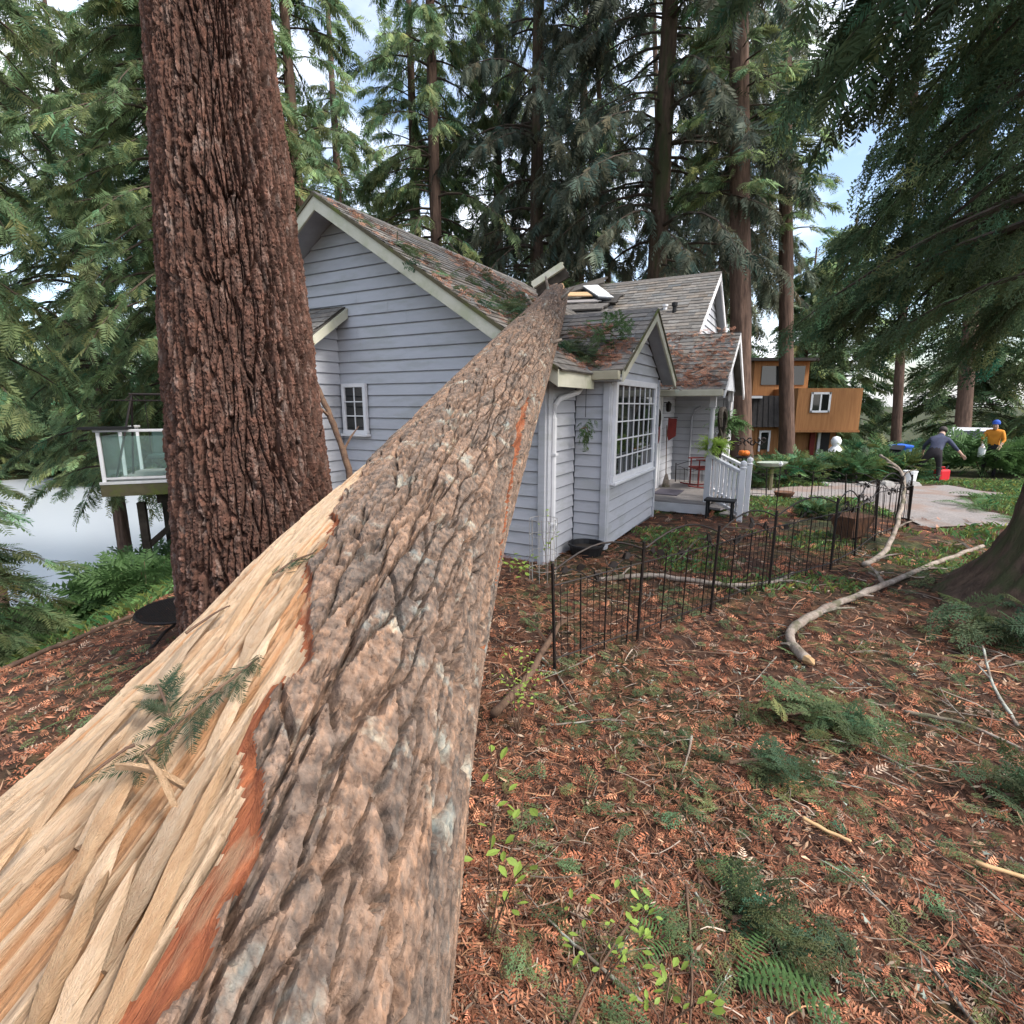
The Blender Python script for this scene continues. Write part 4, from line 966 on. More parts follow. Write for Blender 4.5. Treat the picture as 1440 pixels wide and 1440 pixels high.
branch('fallen_branch', 'long pale curved branch with torn end lying on the litter below the right trunk',
       [gp(2.30, 3.86, .05), gp(2.42, 4.35, .07), gp(2.95, 4.85, .07), gp(3.75, 5.35, .07), gp(4.5, 5.9, .06), gp(5.5, 6.6, .06), gp(6.7, 7.35, .05)],   .042, .028, 'pale_bark', twigs=7, seed=1, endmat='fresh_wood')
branch('fallen_branch', 'bent grey branch propped against the far end of the garden fence',
       [gp(4.42, 6.45, .04), gp(4.95, 6.85, .10), gp(5.55, 7.5, .32), gp(6.1, 8.2, .62), gp(6.45, 8.8, .95), gp(6.55, 9.5, 1.12)], .036, .022, 'pale_bark', twigs=5, seed=2)
branch('fallen_branch', 'whitish branch lying on the grass behind the nearest fence panels',
       [gp(1.0, 5.95, .04), gp(1.6, 6.0, .05), gp(2.05, 5.75, .06), gp(2.5, 5.6, .05), gp(3.0, 5.75, .04), gp(3.3, 6.0, .04)], .032, .018, 'pale_bark', twigs=4, seed=3)
branch('dead_limb', 'thin dark dead limb leaning between the red trunk and the small window',
       [(-1.62, 5.45, .9), (-1.75, 5.6, 1.45), (-1.95, 5.75, 1.95), (-2.15, 5.85, 2.35), (-2.3, 5.9, 2.7)], .035, .022, 'stick_brown', twigs=2, seed=4)
branch('fallen_branch', 'grey forked branch on the ground under the hemlock sprigs at right',
       [gp(3.15, 3.0, .02), gp(3.3, 3.35, .10), gp(3.55, 3.75, .22)], .012, .008, 'stick_grey', twigs=2, seed=5)
branch('fallen_branch', 'thin reddish arched branch at the right, below the long pale branch',
       [gp(2.55, 3.15, .03), gp(2.8, 3.0, .05), gp(2.98, 2.78, .03)], .013, .008, 'pale_bark', seed=6)
branch('fallen_branch', 'dark branch lying along the right flank of the fallen trunk',
       [gp(-.12, 3.1, .06), gp(.1, 3.5, .10), gp(.25, 3.9, .12), gp(.45, 4.5, .1)], .03, .02, 'stick_brown', seed=7, twigs=2)
branch('fallen_branch', 'long brown branch on the dark ground below the deck',
       [gp(-6.0, 4.8, .05), gp(-5.2, 5.3, .07), gp(-4.4, 6.0, .07), gp(-3.9, 6.6, .08)], .03, .018, 'stick_brown', seed=8)
def sticks(n, box, label, group, rr, m_, ln, seed):
    g = random.Random(seed)
    for i in range(n):
        while True:
            x = g.uniform(box[0], box[1]); y = box[2] + (box[3] - box[2]) * g.random() ** 1.5
            if x > -.1 + .08 * y: break
        a = g.uniform(0, 6.28); l_ = g.uniform(*ln); cx, sy = math.cos(a), math.sin(a); bd = g.uniform(-.3, .3); h = g.uniform(.012, .05)
        pts = [gp(x + cx * l_ * (t - .5) - sy * bd * l_ * (t - .5) ** 2, y + sy * l_ * (t - .5) + cx * bd * l_ * (t - .5) ** 2, h + g.uniform(-.008, .02)) for t in (0, .33, .66, 1)]
        branch('stick', label, pts, g.uniform(*rr), .003, m_ if g.random() < .75 else 'stick_brown', 'stick', group, g.choice((0, 1, 2, 3)), seed * 100 + i, n=5)
sticks(24, (0, 3.6, 1.35, 4.2), 'thin fallen stick among the red brown needle litter', 'sticks on the litter', (.005, .011), 'stick_grey', (.25, .75), 11)
sticks(18, (.2, 6.0, 3.4, 7.5), 'grey twig on the litter between fence and pale branch', 'twigs by the fence', (.004, .009), 'stick_grey', (.25, .7), 12)
sticks(8, (.1, 2.4, 1.2, 2.0), 'slender brown stem crossing the foreground litter', 'stems in the foreground', (.004, .008), 'stick_brown', (.5, 1.0), 13)
for (x, y, a, l_, lab) in ((.88, 1.92, -1.0, .30, 'short peeled yellow stick in the middle of the foreground litter'), (2.02, 1.98, -.35, .75, 'long peeled stick at the right of the foreground'), (1.38, 2.2, -.6, .2, 'small peeled chip of wood right of the peeled yellow stick')):
    branch('peeled_stick', lab, [gp(x, y, .05), gp(x + l_ * .5 * math.cos(a), y + l_ * .5 * math.sin(a), .045), gp(x + l_ * math.cos(a), y + l_ * math.sin(a), .04)], .010, .007, 'stick_fresh', 'stick', seed=int(l_ * 100), n=6)

# ------------------------------------------------------------------ ground cover
def litter():
    n = 15000
    r = np.exp(rng.uniform(math.log(1.0), math.log(12), n * 2)); a = rng.uniform(-.95, .95, n * 2)
    x = r * np.sin(a); y = r * np.cos(a); ok = (x > -.62 + .06 * y) | (x < -1.2); x = x[ok][:n]; y = y[ok][:n]; n = len(x)
    P = np.stack([x, y, zg(x, y) + .006 + .02 * rng.random(n)], 1); th = rng.uniform(0, 6.28, n)
    D = np.stack([np.cos(th), np.sin(th), rng.normal(0, .22, n)], 1); rr = np.hypot(x, y)
    S = (.045 + .06 * rng.random(n)) * (.75 + .13 * rr)
    base = np.array([[.30, .112, .060], [.17, .068, .04], [.37, .165, .092], [.08, .045, .033], [.26, .19, .14]])
    C_ = base[rng.choice(5, n, p=[.36, .27, .18, .12, .07])] * np.exp(rng.normal(0, .4, n))[:, None]
    V, F, C_ = scatter(P, D, S, TPL['flat'], C_, .5)
    o = link('needle_litter', npmesh('needle_litter', V, [F], 'litter', C_))
    tag(o, 'red brown carpet of dead cedar sprays and needles', 'litter', kind='stuff')
    # chips and single needles
    n = 56000
    r = np.exp(rng.uniform(math.log(1.0), math.log(9), n)); a = rng.uniform(-.95, .95, n); x = r * np.sin(a); y = r * np.cos(a)
    ok = (x > -.62 + .06 * y) | (x < -1.2); x = x[ok]; y = y[ok]; n = len(x); r = r[ok]
    th = rng.uniform(0, 6.28, n); d = np.stack([np.cos(th), np.sin(th), rng.normal(0, .3, n)], 1); ln = (.015 + .04 * rng.random(n)) * (.7 + .15 * r); wd = ln * rng.uniform(.05, .28, n)
    p = np.stack([x, y, zg(x, y) + .008 + .025 * rng.random(n)], 1); s = np.stack([-np.sin(th), np.cos(th), rng.normal(0, .4, n)], 1)
    V = np.stack([p - d * ln[:, None] * .5, p + s * wd[:, None] * .5, p + d * ln[:, None] * .5, p - s * wd[:, None] * .5], 1).reshape(-1, 3)
    F = np.arange(4 * n).reshape(-1, 4)
    base = np.array([[.25, .115, .068], [.18, .08, .045], [.30, .19, .12], [.10, .055, .035], [.30, .23, .17]])
    C_ = np.repeat(base[rng.choice(5, n, p=[.36, .27, .16, .14, .07])] * np.exp(rng.normal(0, .3, n))[:, None], 4, 0)
    tag(link('wood_chips', npmesh('wood_chips', V, [F], 'litter', C_)), 'loose needles, bark chips and leaf scraps over the ground', 'litter', kind='stuff')
    # green broken sprigs in drifts
    m_ = 760; cx = []; cy = []
    spots = [(1.95, 3.0, .26), (1.25, 2.35, .22), (1.75, 2.3, .2), (.55, 2.3, .25), (.9, 2.9, .25), (2.6, 2.3, .25), (2.2, 1.75, .2), (.9, 1.65, .22), (3.4, 3.6, .35), (4.0, 4.0, .45), (2.0, 4.6, .4),
             (3.0, 4.3, .4), (.8, 3.7, .3), (.3, 5.3, .25), (.15, 4.6, .25), (4.6, 7.2, .6), (1.6, 5.4, .5), (3.3, 5.6, .6), (5.2, 5.9, .6), (.45, 1.5, .2), (-3.0, 3.6, .5), (-3.6, 4.4, .6), (-2.6, 3.2, .4), (1.5, 1.4, .25), (2.9, 3.1, .35), (.5, 3.1, .3)]
    i = rng.integers(0, len(spots), m_); sp = np.array(spots)[i]
    x = sp[:, 0] + rng.normal(0, 1, m_) * sp[:, 2]; y = sp[:, 1] + rng.normal(0, 1, m_) * sp[:, 2] * .6
    k_ = 420; r = np.exp(rng.uniform(math.log(1.3), math.log(11), k_)); a = rng.uniform(-.05, .95, k_); x = np.concatenate([x, r * np.sin(a)]); y = np.concatenate([y, r * np.cos(a)])
    ok = (x > -.2 + .06 * y) | (x < -1.8); x = x[ok]; y = y[ok]; n = len(x); th = rng.uniform(0, 6.28, n)
    P = np.stack([x, y, zg(x, y) + .02 + .05 * rng.random(n)], 1); D = np.stack([np.cos(th), np.sin(th), rng.normal(.08, .2, n)], 1)
    S = (.06 + .11 * rng.random(n)) * (.8 + .06 * np.hypot(x, y))
    V, F, C_ = scatter(P, D, S, TPL['sprig'], leafcol(n, .3), .35)
    tag(link('green_sprigs', npmesh('green_sprigs', V, [F], 'cedar_light', C_)), 'broken green conifer sprigs strewn over the litter', 'sprigs', kind='stuff')
litter()
def blades(name, label, n, xf, hgt, wdt, seed, m_='grass'):
    g = np.random.default_rng(seed); x, y = xf(g, n); n = len(x); th = g.uniform(0, 6.28, n); h = hgt * (.5 + g.random(n)); z = zg(x, y)
    d = np.stack([np.cos(th), np.sin(th), 0 * th], 1); s = np.stack([-np.sin(th), np.cos(th), 0 * th], 1) * wdt; p = np.stack([x, y, z], 1); up = np.array([0, 0, 1.])
    V = np.stack([p - s, p + s, p + up * h[:, None] * .6 + d * h[:, None] * .25 + s * .6, p + up * h[:, None] * .8 + d * h[:, None] * .8], 1).reshape(-1, 3)
    C_ = np.repeat(leafcol(n, .35, .2), 4, 0)
    tag(link(name, npmesh(name, V, [np.arange(4 * n).reshape(-1, 4)], m_, C_)), label, 'grass', kind='stuff')
def patch(x0, x1, y0, y1, thr, s):
    def f(g, n):
        x = g.uniform(x0, x1, n); y = g.uniform(y0, y1, n); k_ = (fbm(x * .9, y * .9, 3, s) > thr) & ~drive_fn(x, y); return x[k_], y[k_]
    return f
blades('grass', 'patchy green grass behind the garden fence', 15000, patch(1.9, 6.4, 5.4, 12.2, .50, 61), .07, .006, 71)
blades('grass', 'green grass and moss bank at the right of the driveway', 22000, patch(6.8, 15, 6.6, 15.5, .36, 62), .10, .008, 72)
blades('grass', 'grass and low weeds on the bank below the deck', 9000, patch(-9.5, -3.2, 6.2, 13, .40, 63), .14, .010, 73)
def twig_litter():
    n = 5200
    r = np.exp(rng.uniform(math.log(1.0), math.log(10), n)); a = rng.uniform(-.45, .95, n); x = r * np.sin(a); y = r * np.cos(a)
    ok = (x > -.5 + .06 * y); x = x[ok]; y = y[ok]; r = r[ok]; n = len(x)
    th = rng.uniform(0, 6.28, n); ln = (.06 + .22 * rng.random(n) ** 2) * (.8 + .1 * r); bd = rng.normal(0, .35, n); w_ = (.0012 + .0022 * rng.random(n)) * (.7 + .22 * r)
    d = np.stack([np.cos(th), np.sin(th)], 1); s = np.stack([-np.sin(th), np.cos(th)], 1); rings = []
    h = .012 + .04 * rng.random(n) ** 2
    for t in (0, .35, .7, 1.):
        xy = np.stack([x, y], 1) + d * (ln * (t - .5))[:, None] + s * (ln * bd * (t - .5) ** 2)[:, None]
        z = zg(xy[:, 0], xy[:, 1]) + h + rng.normal(0, .005, n); ww = w_ * (1 - .6 * t)
        for q in range(3):
            rings.append(np.concatenate([xy + s * (np.cos(q * 2.09) * ww)[:, None], (z + np.sin(q * 2.09) * ww)[:, None]], 1))
    V = np.stack(rings, 1).reshape(-1, 3); f = np.array([(3 * i + q, 3 * i + (q + 1) % 3, 3 * i + 3 + (q + 1) % 3, 3 * i + 3 + q) for i in range(3) for q in range(3)])
    F = (f[None] + (np.arange(n) * 12)[:, None, None]).reshape(-1, 4)
    base = np.array([[.20, .10, .06], [.12, .07, .05], [.30, .24, .19], [.36, .19, .10]])
    C_ = np.repeat(base[rng.choice(4, n, p=[.4, .25, .2, .15])] * np.exp(rng.normal(0, .25, n))[:, None], 12, 0)
    tag(link('twig_litter', npmesh('twig_litter', V, [F], 'litter', C_)), 'fine reddish twigs scattered through the needle litter', 'twigs', kind='stuff')
    n = 70; V = []; F = []
    x = rng.uniform(.1, 3.4, n); y = rng.uniform(1.4, 4.0, n)
    for i in range(n):
        for q in range(9):
            p = np.array([x[i], y[i], zt(x[i], y[i]) + .03]) + rng.normal(0, .014, 3); k = len(V); u = rng.normal(0, .006, 3); v = rng.normal(0, .006, 3)
            V += [p - u, p + v, p + u * 1.2]; F.append((k, k + 1, k + 2))
    tag(link('lichen_tufts', npmesh('lichen_tufts', np.array(V), [np.array(F)], 'lichen')), 'pale grey lichen tufts on twigs in the litter', 'lichen', kind='stuff')
twig_litter()

# ------------------------------------------------------------------ debris on the roofs
def roof_cover():
    P = []; D = []; S = []; C_ = []
    base = np.array([[.34, .16, .10], [.24, .11, .07], [.40, .22, .14]])
    def add(n, fx, nrm, sz, dens):
        k = 0
        while k < n:
            x, y, z = fx(rng.random(), rng.random())
            if fbm(np.array(x * 1.7 + 30), np.array(y * 1.7), 3, 90) < dens: k += .25; continue
            p = hw(x, y, z); P.append(tuple(p)); a = rng.uniform(0, 6.28); v = Vector((math.cos(a), math.sin(a), 0)); nn = Vector(nrm); v = v - nn * v.dot(nn)
            v = Matrix.Rotation(HR, 3, 'Z') @ v; D.append(tuple(v)); S.append(sz * (.5 + rng.random())); C_.append(base[rng.integers(3)] * (.7 + .6 * rng.random())); k += 1
    nm = Vector((SL, 0, 1)).normalized(); nc_ = Vector((0, -cs, 1)).normalized(); nb = Vector((0, -bs, 1)).normalized()
    add(2400, lambda a, b: (FX - .05 - 3.4 * (a ** 1.25), -.35 + 5.4 * b, mz(FX - .05 - 3.4 * (a ** 1.25)) + .035), nm, .12, .44)
    add(700, lambda a, b: (-.8 + 1.45 * a, CF + .03 + 1.15 * b, cz(CF + .03 + 1.15 * b) + .035), nc_, .11, .46)
    add(900, lambda a, b: (-.1 + 1.55 * a, PE + .05 + 1.7 * b ** 1.4, bz(PE + .05 + 1.7 * b ** 1.4) + .035), nb, .13, .48)
    V, F, C1 = scatter(np.array(P), np.array(D), np.array(S), TPL['flat'], np.array(C_), .35)
    tag(link('roof_needles', npmesh('roof_needles', V, [F], 'litter', C1)), 'brown needle litter lying on the house roofs', 'litter', kind='stuff')
    P = []; D = []; S = []
    for (x, y, sx, sy, n) in ((-1.15, 1.0, .5, .45, 60), (-.55, .3, .3, .4, 40), (-1.9, 2.3, .4, .6, 45), (-1.4, 0.0, .8, .35, 26), (-2.1, -.1, .25, .2, 14), (-.1, 1.1, .25, .3, 46), (.1, .9, .2, .15, 30), (-1.6, 3.4, .3, .3, 30)):
        for k in range(n):
            a = x + rng.normal(0, sx * .6); b = y + rng.normal(0, sy * .6); z = max(mz(a), cz(b) if a > -1.1 and .7 < b < 3.8 else 0) + .05
            P.append(tuple(hw(a, b, z))); t = rng.uniform(0, 6.28); D.append((math.cos(t), math.sin(t), rng.normal(.0, .3))); S.append(.16 + .18 * rng.random())
    V, F, C1 = scatter(np.array(P), np.array(D), np.array(S), TPL['fine'], leafcol(len(P), .3), .5)
    tag(link('roof_sprigs', npmesh('roof_sprigs', V, [F], 'cedar', C1)), 'green conifer sprigs strewn on the roof beside the trunk', 'sprigs', kind='stuff')
roof_cover()
def bough(name, label, p, spread, n, size, m_='cedar_light', down=.0, cat='branch', tpl='fine', stemr=.012, dirv=None):
    t = thing(name, label, cat, p)
    Pp = []; D = []
    for k in range(n):
        d = Vector((rng.normal(), rng.normal(), rng.normal() * .6 - down)).normalized()
        if dirv: d = (d * .8 + Vector(dirv)).normalized()
        o = Vector((rng.normal() * spread[0], rng.normal() * spread[1], rng.normal() * spread[2])) * .5; Pp.append(tuple(o)); D.append(tuple(d))
    V, F, C1 = scatter(np.array(Pp), np.array(D), size * (.6 + .6 * rng.random(n)), TPL[tpl], leafcol(n, .25), .6)
    link('foliage', npmesh('foliage', V, [F], m_, C1), t)
    MB().tube([(-spread[0] * .8, 0, -.02), (0, 0, .0), (spread[0] * .8, spread[1] * .3, -spread[2] * .5)], [stemr, stemr * .7, stemr * .3], 5).build('stem', 'stick_brown', t)
    return t
bough('fallen_bough', 'bright green conifer bough lying on the bay roof', hw(.33, 1.30, cz(1.30) + .16), (.22, .22, .16), 34, .26, 'fern')
bough('fallen_bough', 'greyish conifer bough between the trunk and the bay gutter', hw(-.02, .95, cz(.95) + .12), (.25, .2, .12), 26, .22, 'cedar')
bough('hanging_sprig', 'olive green sprig dangling from a string at the bay gutter', hw(.27, .66, 1.72), (.08, .08, .22), 20, .17, 'shrub_leaf', down=.9, tpl='hang')
MB().tube([hw(.27, .62, 1.85), hw(.27, .62, 2.33)], .004, 4).build('string', 'black_plastic', bpy.data.objects['hanging_sprig'], world=True)
bough('fallen_bough', 'mossy lichen twig hanging off the far eave of the bay', hw(.75, 3.72, 2.30), (.16, .16, .1), 8, .16, 'lichen', tpl='flat')
bough('fallen_bough', 'dark green conifer boughs heaped at the foot of the right trunk', gp(4.35, 4.35, .16), (.55, .35, .16), 70, .34, 'cedar')
bough('fallen_bough', 'second heap of dark boughs right of the first at the flared trunk', gp(4.9, 4.0, .14), (.5, .3, .12), 50, .32, 'cedar')
bough('fallen_bough', 'green conifer bough heap on the litter below the pale branch end', gp(1.98, 3.05, .10), (.34, .22, .10), 60, .24, 'cedar_light')
bough('fallen_bough', 'small green bough on the litter in the middle distance', gp(1.36, 2.62, .07), (.2, .14, .06), 26, .2, 'cedar')
bough('fallen_bough', 'green bough at the right picture edge on the litter', gp(2.72, 2.40, .07), (.26, .18, .06), 34, .22, 'cedar')
bough('fallen_bough', 'teal green bough lying in the centre foreground', gp(.98, 1.72, .07), (.16, .2, .05), 30, .2, 'cedar')
# the two fresh twigs lying on the bare wood of the split trunk
def wood_twig(label, y0, d0, y1, d1, n, size, lift):
    a, T, nn, s = on_trunk(y0, d0, lift); b, _, n2, _ = on_trunk(y1, d1, lift); t = thing('conifer_twig', label, 'twig', a)
    Pp = [tuple((b - a) * (k / n) + Vector(rng.normal(0, .004, 3))) for k in range(n)]; ax = (b - a).normalized(); sd_ = ax.cross(nn).normalized()
    D = [tuple(ax * .8 + sd_ * rng.choice([-1, 1]) * (.3 + .5 * rng.random()) + nn * rng.normal(.12, .15)) for k in range(n)]
    V, F, C1 = scatter(np.array(Pp), np.array(D), size * (.7 + .5 * rng.random(n)), [spray_template(18, .34, .1, .035, 0, 77, .1)], leafcol(n, .2), .3, np.tile(np.array(nn), (n, 1)))
    link('foliage', npmesh('foliage', V, [F], 'needle_dark', C1), t)
    MB().tube([(0, 0, 0), (b - a) * .5 + nn * .01, b - a], [.003, .003, .002], 5).build('stem', 'stick_brown', t)
wood_twig('dark green fir twig lying lengthwise across the split wood', 1.26, -8, .92, 0, 30, .080, .012)
wood_twig('green fir twig pointing up left on the split wood', 1.06, 1, 1.17, 12, 20, .075, .012)
wood_twig('small fir twig on the split wood nearer the house', 1.66, 9, 1.80, 1, 14, .07, .010)
for i, (y0, d0, y1, d1) in enumerate(((1.40, 22, 1.50, 14), (.98, 3, .88, 7))):
    a = on_trunk(y0, d0, .012)[0]; b = on_trunk(y1, d1, .012)[0]; m2 = a.lerp(b, .5) + Vector((.01, .02, .01))
    branch('dead_twig', ['bare dark curled twig near the upper edge of the split wood', 'bare dark twig on the lower split wood'][i], [a, m2, b], .004, .002, 'stick_brown', 'twig', seed=90 + i, twigs=0, n=5)

# ------------------------------------------------------------------ ferns and young plants
def frond_mesh(L_=.5, n=16, w_=.09, seed=0):
    V = []; F = []; g = random.Random(seed)
    for i in range(n):
        t = (i + .5) / n; x = L_ * t; z = .35 * L_ * t - .55 * L_ * t * t; ln = w_ * (math.sin(math.pi * (t * .85 + .12))) + .006
        for s in (-1, 1):
            k = len(V); hw_ = L_ / n * .42
            V += [(x - hw_ * .4, 0, z), (x + hw_ * .2, s * ln * .45, z + .004), (x + hw_ * 1.5, s * ln, z - .012 - .02 * g.random()), (x + hw_ * 1.1, s * ln * .4, z + .002), (x + hw_ * .8, 0, z)]
            F.append((k, k + 1, k + 2, k + 3, k + 4))
    m_ = MB().add(V, F); m_.tube([(L_ * t, 0, .35 * L_ * t - .55 * L_ * t * t - .002) for t in (0, .3, .6, 1)], [.004, .003, .002, .001], 4)
    return m_.mesh('frond', 'fern')
FR = [frond_mesh(seed=k) for k in range(3)]
def fern(label, loc, n, size, a0=0, a1=6.28, group='sword ferns'):
    t = thing('sword_fern', label, 'fern', loc, 0, group)
    for k in range(n):
        o = link('frond', FR[k % 3], t); a = a0 + (a1 - a0) * (k + random.random() * .5) / n; s = size * random.uniform(.75, 1.15)
        o.scale = (s, s, s); o.rotation_euler = (random.uniform(-.25, .25), random.uniform(-.45, .05), a)
    return t
fern('sword fern with a broad fresh green frond at the bottom of the picture', gp(.78, 1.50, .03), 5, .62, -.5, .9)
fern('small fern left of the broad frond, with bluish green leaflets', gp(.60, 1.62, .03), 3, .45, 2.0, 4.0)
fern('upright little fern behind the broad frond', gp(.92, 1.80, .03), 4, .4, .8, 2.6)
for i, (x, y, s, lab) in enumerate(((9.3, 10.6, 1.3, 'sword fern on the bank just right of the drive'), (10.6, 11.6, 1.4, 'sword fern higher on the right bank'), (9.0, 9.2, 1.1, 'sword fern at the near edge of the drive'),
        (11.8, 11.2, 1.4, 'sword fern at the right picture edge beyond the trunk'), (-5.6, 7.4, 1.2, 'fern under the deck near the post'), (-4.7, 7.9, 1.2, 'fern between the deck post and the red trunk'))):
    fern(lab, gp(x, y), 11, s)
leaf_m = MB().add([(0, 0, 0), (.35, .22, .03), (.7, .24, .03), (1, 0, -.02), (.7, -.24, .03), (.35, -.22, .03), (.5, 0, 0)], [(0, 6, 1), (1, 6, 2), (2, 6, 3), (3, 6, 4), (4, 6, 5), (5, 6, 0)]).mesh('leaf', 'young_leaf')
def sapling(label, loc, stems, seed, size=.042, dens=7, lean=(0, 0)):
    g = random.Random(seed); t = thing('huckleberry_sapling', label, 'plant', loc, 0, 'young huckleberry plants')
    for (dx, dy, h) in stems:
        pts = [Vector((0, 0, -.02)), Vector((dx * .3, dy * .3, h * .4)), Vector((dx * .7 + g.gauss(0, .02), dy * .7, h * .75)), Vector((dx, dy, h))]
        MB().tube(pts, [.004, .003, .0025, .0015], 5).build('stem', 'stick_brown', t)
        for k in range(dens):
            f = g.uniform(.35, 1.0); i = min(2, int(f * 3)); p = pts[i].lerp(pts[i + 1], f * 3 - i if f < 1 else 1)
            o = link('leaf', leaf_m, t); a = g.uniform(0, 6.28); p = p + Vector((math.cos(a), math.sin(a), 0)) * g.uniform(.0, .06)
            o.location = p; s = size * g.uniform(.7, 1.2); o.scale = (s, s, s); o.rotation_euler = (g.uniform(-.5, .5), g.uniform(-.7, .3), a)
sapling('young plant with round lime leaves against the lower right side of the trunk', gp(-.08, 1.55, 0), [(.0, .05, .80), (.12, .05, .62), (.16, -.08, .45)], 1, .05, 8)
sapling('lime leaved young plant at the bottom, between trunk and fern', gp(.28, 1.42, 0), [(.05, .1, .28), (.15, .0, .24), (-.1, .1, .3), (.2, .12, .26)], 2, .035, 10)
sapling('yellow green seedling right beside the fern at the bottom edge', gp(.47, 1.32, 0), [(.03, .05, .22), (.08, -.03, .2), (-.05, .02, .2)], 3, .038, 8)
sapling('wispy green shrub by the trunk in front of the nearest fence post', gp(.03, 3.0, 0), [(.1, .1, .55), (-.05, .0, .6), (.15, -.1, .5), (.05, .2, .45), (-.1, .1, .4)], 4, .03, 22)
sapling('yellowish leafy plant at the house corner below the downspout', gp(.12, 5.75, 0), [(.1, .1, .35), (-.1, .05, .4), (.0, -.1, .3), (-.2, .1, .3)], 5, .07, 10)
sapling('climbing weed in front of the downspout', gp(.42, 6.05, 0), [(.02, .03, .85), (.1, .05, .6), (-.08, .0, .7)], 6, .05, 9)
t = thing('wire_cage', 'grey wire plant cage at the house corner beside the downspout', 'plant cage', gp(.36, 5.98))
for k in range(10):
    a = k * .628; MB().tube([(.15 * math.cos(a), .15 * math.sin(a), 0), (.16 * math.cos(a), .16 * math.sin(a), .75)], .003, 4, False).build('wire', 'stone', t)
for zz in (.15, .35, .55, .74): MB().tube([(.158 * math.cos(k * .52), .158 * math.sin(k * .52), zz) for k in range(13)], .003, 4, False).build('hoop', 'stone', t)
t = thing('black_tub', 'low black plastic tub against the foot of the bay wall', 'tub', tuple(hw(.33, .62, zt(1, 7.0))), HR)
MB().lathe([(.20, 0), (.235, .14), (.25, .14), (.25, .165), (.22, .165), (.19, .03), (.0, .03)], n=18).build('shell', 'black_plastic', t)
MB().lathe([(.0, .10), (.21, .10), (.0, .115)], n=14).build('soil', 'dark_wood', t)

# ------------------------------------------------------------------ things on and round the porch
def hthing(name, label, cat, x, y, z, rz=0): return thing(name, label, cat, tuple(hw(x, y, z)), HR + rz)
t = hthing('rocking_chair', 'dark red wooden rocking chair on the porch', 'chair', .92, 6.35, .225, R(-60))
for sx in (-.25, .25):
    MB().tube([(sx, -.42 + .84 * k / 8, .05 * ((k - 4) / 4) ** 2 + .015) for k in range(9)], .016, 5).build('rocker', 'red_wood', t)
    for yy, hh in ((-.2, .42), (.2, 1.05)): MB().tube([(sx, yy, .04), (sx, yy + (.10 if hh > 1 else 0), hh)], .018, 6).build('leg', 'red_wood', t)
    MB().box((sx, -.02, .62), (.06, .5, .025)).build('armrest', 'red_wood', t)
    MB().tube([(sx, -.2, .42), (sx, -.2, .61)], .015, 6).build('arm_post', 'red_wood', t)
MB().box((0, 0, .42), (.54, .50, .04)).build('seat', 'red_wood', t, bevel=.01)
for k in range(6): MB().bar((-.2 + .08 * k, .20, .46), (-.2 + .08 * k, .31, 1.02), .045, .015).build('back_slat', 'red_wood', t)
MB().box((0, .31, 1.04), (.54, .03, .10)).build('top_rail', 'red_wood', t)
tag(MB().box((0, 0, 0), (.50, .75, .014)).build('doormat', 'mat_grey', None, bevel=.004), 'dark grey doormat in front of the porch door', 'doormat')
o = bpy.data.objects['doormat']; o.location = hw(.42, 5.2, .232); o.rotation_euler = (0, 0, HR)
t = hthing('broom', 'slim broom with a pale pole leaning beside the porch door', 'broom', .14, 5.95, .225)
MB().tube([(0.05, 0, .28), (.0, .05, 1.35)], .012, 6).build('handle', 'stick_brown', t); MB().lathe([(.09, 0), (.07, .12), (.03, .28), (.0, .30)], (.06, 0, 0), 8).build('brush', 'pale_bark', t)
t = hthing('hanging_flag', 'small red flag hanging on the wall beside the porch door', 'flag', .12, 6.2, 1.45)
MB().prism([(0, 0, .28), (.16, .10, .26), (.15, .12, -.12), (.02, .03, -.22), (-.01, .0, -.1)], (.01, -.01, 0)).build('cloth', 'red_wood', t); MB().tube([(-.1, 0, .29), (.18, .11, .29)], .009, 5).build('pole', 'dark_wood', t)
t = hthing('wall_lantern', 'black lantern on the wall above the red flag', 'lantern', .12, 6.15, 1.86)
MB().lathe([(.03, 0), (.055, .03), (.065, .17), (.03, .21), (.0, .24)], n=6).build('cage', 'black_metal', t); MB().bar((-.1, 0, .2), (.02, 0, .2), .02, .02).build('arm', 'black_metal', t)
t = hthing('door_wreath', 'dark dried wreath with red bow on the porch door', 'wreath', .09, 5.28, 1.72)
MB().tube([(.0, .19 * math.cos(k * .524), .19 * math.sin(k * .524)) for k in range(13)], .045, 6).build('ring', 'dark_wood', t); MB().prism([(0.05, -.05, -.15), (.05, .05, -.15), (.05, .06, -.42), (.05, -.04, -.5)], (.01, 0, 0)).build('bow', 'red_wood', t)
t = hthing('vine_wreath', 'large dark vine ring hanging at the porch edge right of the post', 'wreath', 1.36, 5.3, 1.60)
MB().tube([(.02 * math.sin(k), .34 * math.cos(k * .449), .34 * math.sin(k * .449)) for k in range(15)], .05, 6).build('ring', 'dark_wood', t); MB().tube([(0, 0, .34), (0, 0, .68)], .005, 4).build('hook', 'black_metal', t)
t = hthing('hanging_basket', 'bright green fern in a hanging basket at the right end of the porch', 'plant', 1.42, 5.9, 1.72)
MB().lathe([(.0, -.16), (.10, -.14), (.16, -.02), (.16, 0), (.0, 0)], n=12).build('basket', 'dark_wood', t); MB().tube([(0, 0, 0), (0, 0, .55)], .005, 4).build('chain', 'black_metal', t)
n = 70; th = rng.uniform(0, 6.28, n); V, F, C1 = scatter(np.zeros((n, 3)), np.stack([np.cos(th), np.sin(th), rng.normal(.1, .6, n)], 1), .28 + .2 * rng.random(n), TPL['hang'], leafcol(n, .25), .4)
